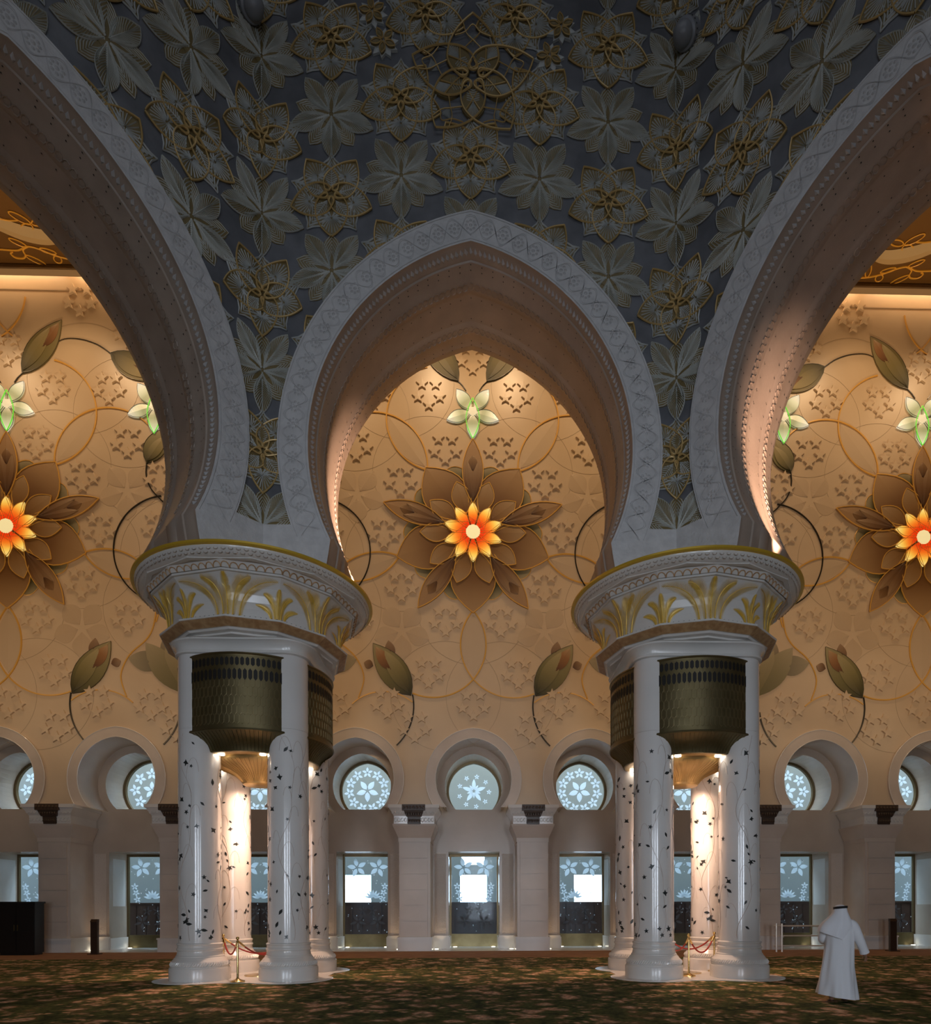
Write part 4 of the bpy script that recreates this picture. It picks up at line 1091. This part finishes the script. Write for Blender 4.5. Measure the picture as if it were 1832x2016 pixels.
    for sg in (-1, 1):
        bloom(X+sg*.43, 3.27, .41, par=dr, rot=12*sg, wf=.22)
        if not (abs(k) == 1 and sg == k):
            for j in range(3): bloom(X+sg*(.70-.05*j), 2.5-.26*j, .15, par=dr, rot=30*j)
        bloom(X+sg*.40, 1.05, .34, par=dr, rot=36, wf=.16, mt='etched_shaded'); bloom(X+sg*.2, 1.5, .2, par=dr, rot=10, wf=.16, mt='etched_shaded')
    if k != 0:
        m = MB()
        for i in range(7):
            a = R_(-75+25*i); L_ = lens(.04, .36, .045, 4, .5); xs_ = X-.22*k if abs(k) == 1 else X; m.prism([(xs_+u*cos(a)+v*sin(a), 2.0-u*sin(a)+v*cos(a)) for u, v in L_], Y2-.047, Y2-.035)
        m.obj('etched_spray', 'etched_glass', dr)
    m = MB()
    rn = random.Random(k)
    for i in range(46):
        cx_, cz_ = X+rn.uniform(-.85, .85), rn.uniform(.6, 3.6); m.prism([(cx_+.018*cos(2*pi*q/6), cz_+.024*sin(2*pi*q/6)) for q in range(6)], Y2-.043, Y2-.033)
    m.obj('glass_beads', 'etched_glass', dr, kind='stuff')
    # floor lamps at the sill
    for sg, dx, y in ((-1,.78,Y2-.28), (1,.78,Y2-.28), (-1,1.45,Y1-.35), (1,1.45,Y1-.35)):
        m = MB(); m.lathe([(.075,.012),(.075,.022),(.06,.024),(.001,.024)], 14, (X+sg*dx, y, 0)); lp = m.obj('floor_uplight', 'floor_lamp')
        T(lp, 'floor uplight at the %s, %s side, %s' % ('door sill' if dx < 1 else 'wall foot', 'left' if sg < 0 else 'right', nm), 'uplight', 'floor uplights along the far wall')
    if abs(k) <= 4:
        for sg in (-1, 1): spot('sill_uplight', (X+sg*1.3, Y1-.42, .05), (X+sg*1.35, Y1-.05, 2.0), 10, WARM, 80, 1.0, .05)
# pillars between the bays
for k in range(-5, 5):
    X = (k+.5)*BAY
    who = 'between the %s and the %s' % (bayname(k).replace(' bay', '', 1) if 0 else bayname(k), bayname(k+1))
    t = empty('arcade_pillar', (X, Y0, 0)); T(t, 'pale stone wall pillar with a brown carved bracket, %s' % who, 'pillar', 'stone pillars of the window arcade')
    D0 = -.22
    m = MB(); m.box(-.63,.63,D0-.05,1.2,0.012,.50); m.box(-.655,.655,D0-.075,1.2,.47,.53); m.obj('plinth', 'marble', t)
    zs = [.53,1.12,1.70,2.28,2.86,3.44,4.05]
    for a, b in zip(zs, zs[1:]):
        m = MB(); m.box(-.47,.47,D0-.012,D0+.2,a+.012,b-.012); m.obj('stone_block', 'pillar_stone', t)
    m = MB(); m.box(-.575,.575,D0+.03,1.25,.5,4.22); m.obj('core', 'pillar_stone', t)
    m = MB(); m.frustum((-.60,.60,D0,1.2,4.05), (-.60,.60,D0,1.2,4.20)); m.frustum((-.60,.60,D0,1.2,4.20), (-.78,.78,D0-.18,1.2,4.62)); m.frustum((-.78,.78,D0-.18,1.2,4.62), (-.80,.80,D0-.20,1.2,4.70)); m.obj('collar', 'pillar_stone', t)
    for sg in (-1, 1):
        m = MB()
        a0, a1 = sorted((sg*.24, sg*.74)); b0, b1 = sorted((sg*.40, sg*.90))
        m.frustum((a0,a1,D0-.20,1.2,4.70), (a0,a1,D0-.22,1.2,4.98)); m.frustum((a0,a1,D0-.22,1.2,4.98), (b0,b1,D0-.36,1.2,5.26)); m.box(b0-.03,b1+.03,D0-.40,1.2,5.26,ZSP+.02)
        br = m.obj('white_bracket', 'marble', t)
        m = MB()
        for i in range(4):
            for z in (4.84, 5.12): m.tube([(a0+.06+.125*i+.045*cos(w)+(0 if z < 5 else sg*.08), D0-.22-(0 if z < 5 else .07), z+.07*sin(w)) for w in [2*pi*q/8 for q in range(8)]], .014, 4, closed=True)
        m.obj('carving', 'marble', br, kind='stuff')
    m = MB(); m.frustum((-.22,.22,D0-.24,1.0,4.68), (-.24,.24,D0-.26,1.0,4.95)); m.frustum((-.27,.27,D0-.30,1.0,4.95), (-.36,.36,D0-.36,1.0,5.16)); m.box(-.42,.42,D0-.42,1.0,5.16,5.38); bb = m.obj('brown_bracket', 'brown_carving', t)
    m = MB()
    for z, w, y in ((4.80,.22,-.26),(5.05,.30,-.335),(5.27,.42,-.425)):
        n_ = 7
        for i in range(n_): m.lathe([(.035,-.05),(.045,0),(.03,.05)], 6, (-w+2*w*(i+.5)/n_, D0+y, z))
    m.obj('carving', 'brown_carving', bb, kind='stuff')

# ================================================================== COURTYARD SEEN THROUGH THE GLASS
m = MB(); m.box(-40, 40, Y2+.3, 60, -.3, -.02); S(m.obj('ground_courtyard', 'outer_ground'), 'paved courtyard ground beyond the glass doors', 'ground')
YO = 33.0
ops = [(-7.0,-5.15,1.80,3.25), (-.72,.62,1.80,3.25), (5.0,6.9,1.80,3.25), (-.65,.5,3.75,4.7)]
xs = sorted({-30, 30} | {a for o in ops for a in o[:2]}); zs = sorted({0, 12} | {a for o in ops for a in o[2:]})
m = MB()
for xa, xb in zip(xs, xs[1:]):
    for za, zb in zip(zs, zs[1:]):
        cx_, cz_ = (xa+xb)/2, (za+zb)/2
        if any(o[0] < cx_ < o[1] and o[2] < cz_ < o[3] for o in ops): continue
        m.box(xa, xb, YO, YO+.3, za, zb)
S(m.obj('wall_courtyard', 'outer_wall'), 'grey courtyard wall with bright openings seen through the glass', 'wall')
for k in range(-4, 5):
    X = k*BAY*1.09
    t = empty('wooden_screen', (X, Y2+1.1, -.02)); T(t, 'dark wooden screen behind the glass door of the %s' % bayname(k), 'screen', 'wooden screens outside the doors')
    m = MB(); m.box(-1.25,1.25,0,.06,0,1.84); m.obj('back_board', 'screen_wood', t)
    for i in range(6):
        m = MB(); m.box(-1.22+.41*i,-.85+.41*i,-.03,0,.12,1.74); m.obj('board', 'screen_wood', t)
    m = MB(); m.box(-1.28,1.28,-.05,.09,1.80,1.87); m.obj('top_rail', 'screen_wood', t)
# ================================================================== STANCHIONS AND ROPES
pm = MB(); pm.lathe([(.155,0),(.155,.018),(.14,.03),(.07,.05),(.035,.075),(.024,.10),(.022,.86),(.030,.865),(.032,.90),(.024,.905),(.018,.92)], 20); POST = pm.mesh('post', 'brass', True)
bm_ = MB(); bm_.lathe([(.012,.915),(.030,.93),(.038,.955),(.030,.98),(.012,.995),(.001,.998)], 16); BALL = bm_.mesh('finial_ball', 'brass', True)
POSTS = {}
def stanchion(key, x, y, label):
    t = empty('stanchion', (x, y, .014)); T(t, label, 'stanchion', 'brass rope stanchions'); link('post', POST, t); link('finial_ball', BALL, t); POSTS[key] = Vector((x, y, .89))
def rope(a, b, sag, label):
    A, B = POSTS[a], POSTS[b]; d = (B-A); d.z = 0; d.normalize(); A = A+d*.035; B = B-d*.035
    pts = [A.lerp(B, i/20)+Vector((0, 0, -sag*4*(i/20)*(1-i/20))) for i in range(21)]
    m = MB(); m.tube([tuple(p) for p in pts[1:-1]], .019, 8); r = m.obj('barrier_rope', 'rope_red', smooth=True); T(r, label, 'rope', 'red barrier ropes')
    for p, q in ((pts[0], pts[2]), (pts[-1], pts[-3])):
        m = MB(); m.tube([tuple(p), tuple(p.lerp(q, .9))], .023, 8); m.obj('brass_end', 'brass', r, smooth=True)
stanchion('a', -5.15, 14.62, 'brass stanchion standing in front of the left column group')
stanchion('b', -6.02, 16.1, 'brass stanchion half hidden inside the left column group on its left side')
stanchion('c', -4.30, 16.2, 'brass stanchion hidden inside the left column group on its right side')
stanchion('d', 5.05, 15.3, 'brass stanchion standing between the front columns of the right group')
stanchion('e', 5.02, 17.2, 'brass stanchion at the back of the right column group beside the front left shaft')
stanchion('f', 6.05, 16.4, 'brass stanchion inside the right column group beside the front right shaft')
rope('a', 'b', .32, 'dark red rope from the front stanchion to the left stanchion of the left group')
rope('a', 'c', .34, 'dark red rope from the front stanchion towards the right of the left group')
rope('b', 'c', .36, 'red rope across the inside of the left column group')
rope('d', 'e', .34, 'bright red rope running back from the front stanchion of the right group')
rope('d', 'f', .36, 'dark rope from the front stanchion to the right stanchion of the right group')
rope('e', 'f', .34, 'dark rope across the inside of the right column group')

# ================================================================== RAILING, CABINET AND STANDS AT THE FAR WALL
t = empty('metal_railing', (11.75, 23.3, 0.004)); T(t, 'low steel railing with three bars in front of the door behind the walking man', 'railing')
for x in (-.95, -.75, .95):
    m = MB(); m.tube([(x, 0, 0), (x, 0, 1.02)], .034, 8); m.obj('post', 'steel', t, smooth=True)
for z in (.22, .58, .93):
    m = MB(); m.tube([(-1.05, 0, z), (1.05, 0, z)], .026, 8); m.obj('rail', 'steel', t, smooth=True)
m = MB(); m.tube([(.95, 0, .0), (.95, 0, 1.06)], .03, 8); m.obj('end_post', 'dark_wood', t, smooth=True)
t = empty('cabinet', (-15.85, 23.55, .004)); T(t, 'tall black cabinet standing before the door at the left edge', 'cabinet')
m = MB(); m.box(-.62,.62,-.25,.25,.08,1.80); m.obj('body', 'black_cabinet', t)
for a, b in ((-.60,-.01),(.01,.60)):
    m = MB(); m.box(a,b,-.275,-.25,.12,1.74); dd = m.obj('door', 'black_cabinet', t)
    m = MB(); m.box((b-.06 if a < -.3 else a+.03),(b-.03 if a < -.3 else a+.06),-.30,-.275,.85,1.05); m.obj('handle', 'bronze', dd)
m = MB(); m.box(-.66,.66,-.29,.27,1.80,1.86); m.obj('top', 'black_cabinet', t); m = MB(); m.box(-.58,.58,-.22,.22,0,.08); m.obj('foot', 'black_cabinet', t)
def stand(x, y, h, label):
    t = empty('information_stand', (x, y, .004)); T(t, label, 'stand', 'brown post stands at the far wall')
    m = MB(); m.box(-.17,.17,-.17,.17,0,.03); m.obj('foot', 'dark_wood', t)
    m = MB(); m.box(-.115,.115,-.06,.06,.03,h-.10); m.obj('post', 'dark_wood', t)
    m = MB(); m.frustum((-.115,.115,-.09,.07,h-.10), (-.115,.115,-.02,.07,h)); m.obj('slanted_head', 'dark_wood', t)
stand(-13.35, 23.6, 1.24, 'narrow brown post stand before the pillar near the black cabinet')
stand(15.15, 23.5, 1.18, 'narrow brown post stand in front of the glass door at the right edge')

# ================================================================== THE WALKING MAN
PX, PY = 6.36, 11.25
def skin_body():
    V = [(0,0,.92,.11,.09), (0,0,1.10,.12,.09), (.01,0,1.30,.14,.09), (.02,.0,1.42,.06,.06), (.02,.01,1.50,.055,.06), (.02,.02,1.58,.085,.095), (.02,.02,1.64,.06,.07)]
    E_ = [(0,1),(1,2),(2,3),(3,4),(4,5),(5,6)]
    def chain(start, pts):
        p = start
        for q in pts: V.append(q); E_.append((p, len(V)-1)); p = len(V)-1
        return p
    chain(0, [(-.09,-.02,.86,.09,.09), (-.11,-.05,.48,.06,.065), (-.14,-.11,.14,.036,.038), (-.14,-.13,.06,.038,.042), (-.135,-.03,.035,.040,.03), (-.13,.05,.025,.03,.02)])
    chain(0, [(.09,0,.86,.09,.09), (.10,.06,.48,.06,.065), (.09,.05,.12,.038,.04), (.09,.03,.06,.04,.045), (.10,.15,.035,.042,.03), (.105,.24,.025,.03,.02)])
    w = chain(2, [(.19,0,1.35,.06,.06), (.29,-.03,1.08,.042,.042), (.385,.03,.86,.028,.03), (.41,.045,.80,.022,.035)])
    for dx, dy, l in ((-.028,.045,.075), (-.010,.052,.085), (.008,.048,.08), (.022,.036,.065)):
        chain(w, [(.42+dx*.4,.05+dy*.4,.765,.010,.010), (.425+dx*.6,.05+dy*.8,.765-l*.6,.0085,.0085), (.415+dx*.6,.05+dy*1.1,.765-l,.007,.007)])
    chain(w, [(.385,.065,.79,.011,.011), (.372,.085,.755,.010,.010), (.37,.095,.73,.008,.008)])
    w = chain(2, [(-.16,0,1.35,.06,.06), (-.24,.06,1.08,.042,.042), (-.17,.25,1.02,.028,.03), (-.15,.31,1.02,.022,.035)])
    for dx, dz, l in ((-.02,.03,.07), (-.01,.01,.08), (0,-.01,.075), (.005,-.028,.06)):
        chain(w, [(-.145+dx*.4,.345,1.02+dz*.8,.010,.010), (-.14+dx*.5,.345+l*.6,1.02+dz,.0085,.0085), (-.125+dx*.3,.345+l,1.015+dz,.007,.007)])
    chain(w, [(-.13,.32,1.045,.011,.011), (-.11,.35,1.055,.010,.010), (-.10,.37,1.055,.008,.008)])
    me = bpy.data.meshes.new('person'); me.from_pydata([v[:3] for v in V], E_, []); me.materials.append(MT['skin'])
    o = link('person', me, None, (PX, PY, 0))
    md = o.modifiers.new('skin', 'SKIN'); md.use_smooth_shade = True
    sv = me.skin_vertices[0].data
    for i, v in enumerate(V): sv[i].radius = (v[3], v[4]); sv[i].use_root = (i == 0)
    sb = o.modifiers.new('sub', 'SUBSURF'); sb.levels = 1; sb.render_levels = 2
    return o
man = skin_body(); man.rotation_euler = (0, 0, -.35)
T(man, 'man in a long white robe and white headscarf walking away across the carpet', 'person')
def loft(rows, n=48, fold=0.0, fr=7, seed=0):
    out = []
    for j, (z, cx, cy, rx, ry, *rest) in enumerate(rows):
        f = rest[0] if rest else fold; ring_ = []
        for i in range(n):
            a = 2*pi*i/n; w = 1+f*(sin(fr*a+seed+z*2.5)+.5*sin((fr+4)*a+2.1*seed-z*3))
            ring_.append((cx+rx*w*cos(a), cy+ry*w*sin(a), z+(rest[1]*cos(a+pi) if len(rest) > 1 else 0)))
        out.append(ring_)
    return out
m = MB()
rows = [(.09,-.045,-.035,.315,.285,.07,.045), (.14,-.045,-.035,.31,.28,.07,.04), (.35,-.04,-.02,.282,.245,.06), (.6,-.03,-.01,.255,.20,.05), (.85,-.01,0,.236,.18,.035), (1.02,0,0,.228,.17,.015), (1.18,.005,0,.232,.16,.012), (1.30,.01,0,.232,.145,.01), (1.37,.01,0,.205,.12,.005), (1.42,.015,0,.13,.09,0), (1.45,.02,.005,.075,.07,0)]
m.grid(loft(rows, 64, .03, 7, 1.0), True)
def sleeve(pts, rs):
    P = cat(pts, 5); R__ = cat([(r, 0) for r in rs], 5); m.tube(P, [r[0] for r in R__], 14, cap=False)
sleeve([(.15,0,1.36), (.215,-.01,1.30), (.30,-.03,1.08), (.37,.015,.91), (.395,.035,.84)], [.07,.085,.078,.072,.078])
sleeve([(-.12,0,1.36), (-.19,.0,1.29), (-.255,.055,1.09), (-.20,.17,1.03), (-.17,.24,1.02)], [.07,.085,.078,.07,.072])
m.obj('robe', 'cloth', man, smooth=True)
m = MB()
rows = [(1.672,.02,.02,.012,.012), (1.665,.02,.02,.05,.055), (1.64,.02,.02,.088,.098), (1.60,.02,.018,.102,.112), (1.55,.016,.012,.116,.118,.01), (1.49,.005,.0,.145,.13,.03), (1.43,-.015,-.01,.185,.145,.04), (1.36,-.04,-.02,.235,.168,.035), (1.28,-.065,-.03,.265,.178,.03), (1.20,-.085,-.035,.262,.172,.04), (1.12,-.10,-.035,.240,.162,.05,.09)]
m.grid(loft(rows, 56, .015, 6, .4), True); m.obj('headscarf', 'cloth_scarf', man, smooth=True)
for dz in (0, .017):
    m = MB(); m.tube([(.02+.102*cos(w), .018+.112*sin(w), 1.612+dz+.010*cos(w+.4)) for w in [2*pi*i/28 for i in range(28)]], .0135, 6, closed=True); m.obj('head_cord', 'agal', man, smooth=True)
for x, y in ((-.136,-.04), (.10,.13)):
    m = MB(); m.grid([[(x+rx*cos(2*pi*i/20), y+ry*sin(2*pi*i/20), z) for i in range(20)] for z, rx, ry in ((0,.045,.13), (.018,.048,.135), (.018,.001,.001))], True); m.obj('sandal', 'sandal', man)
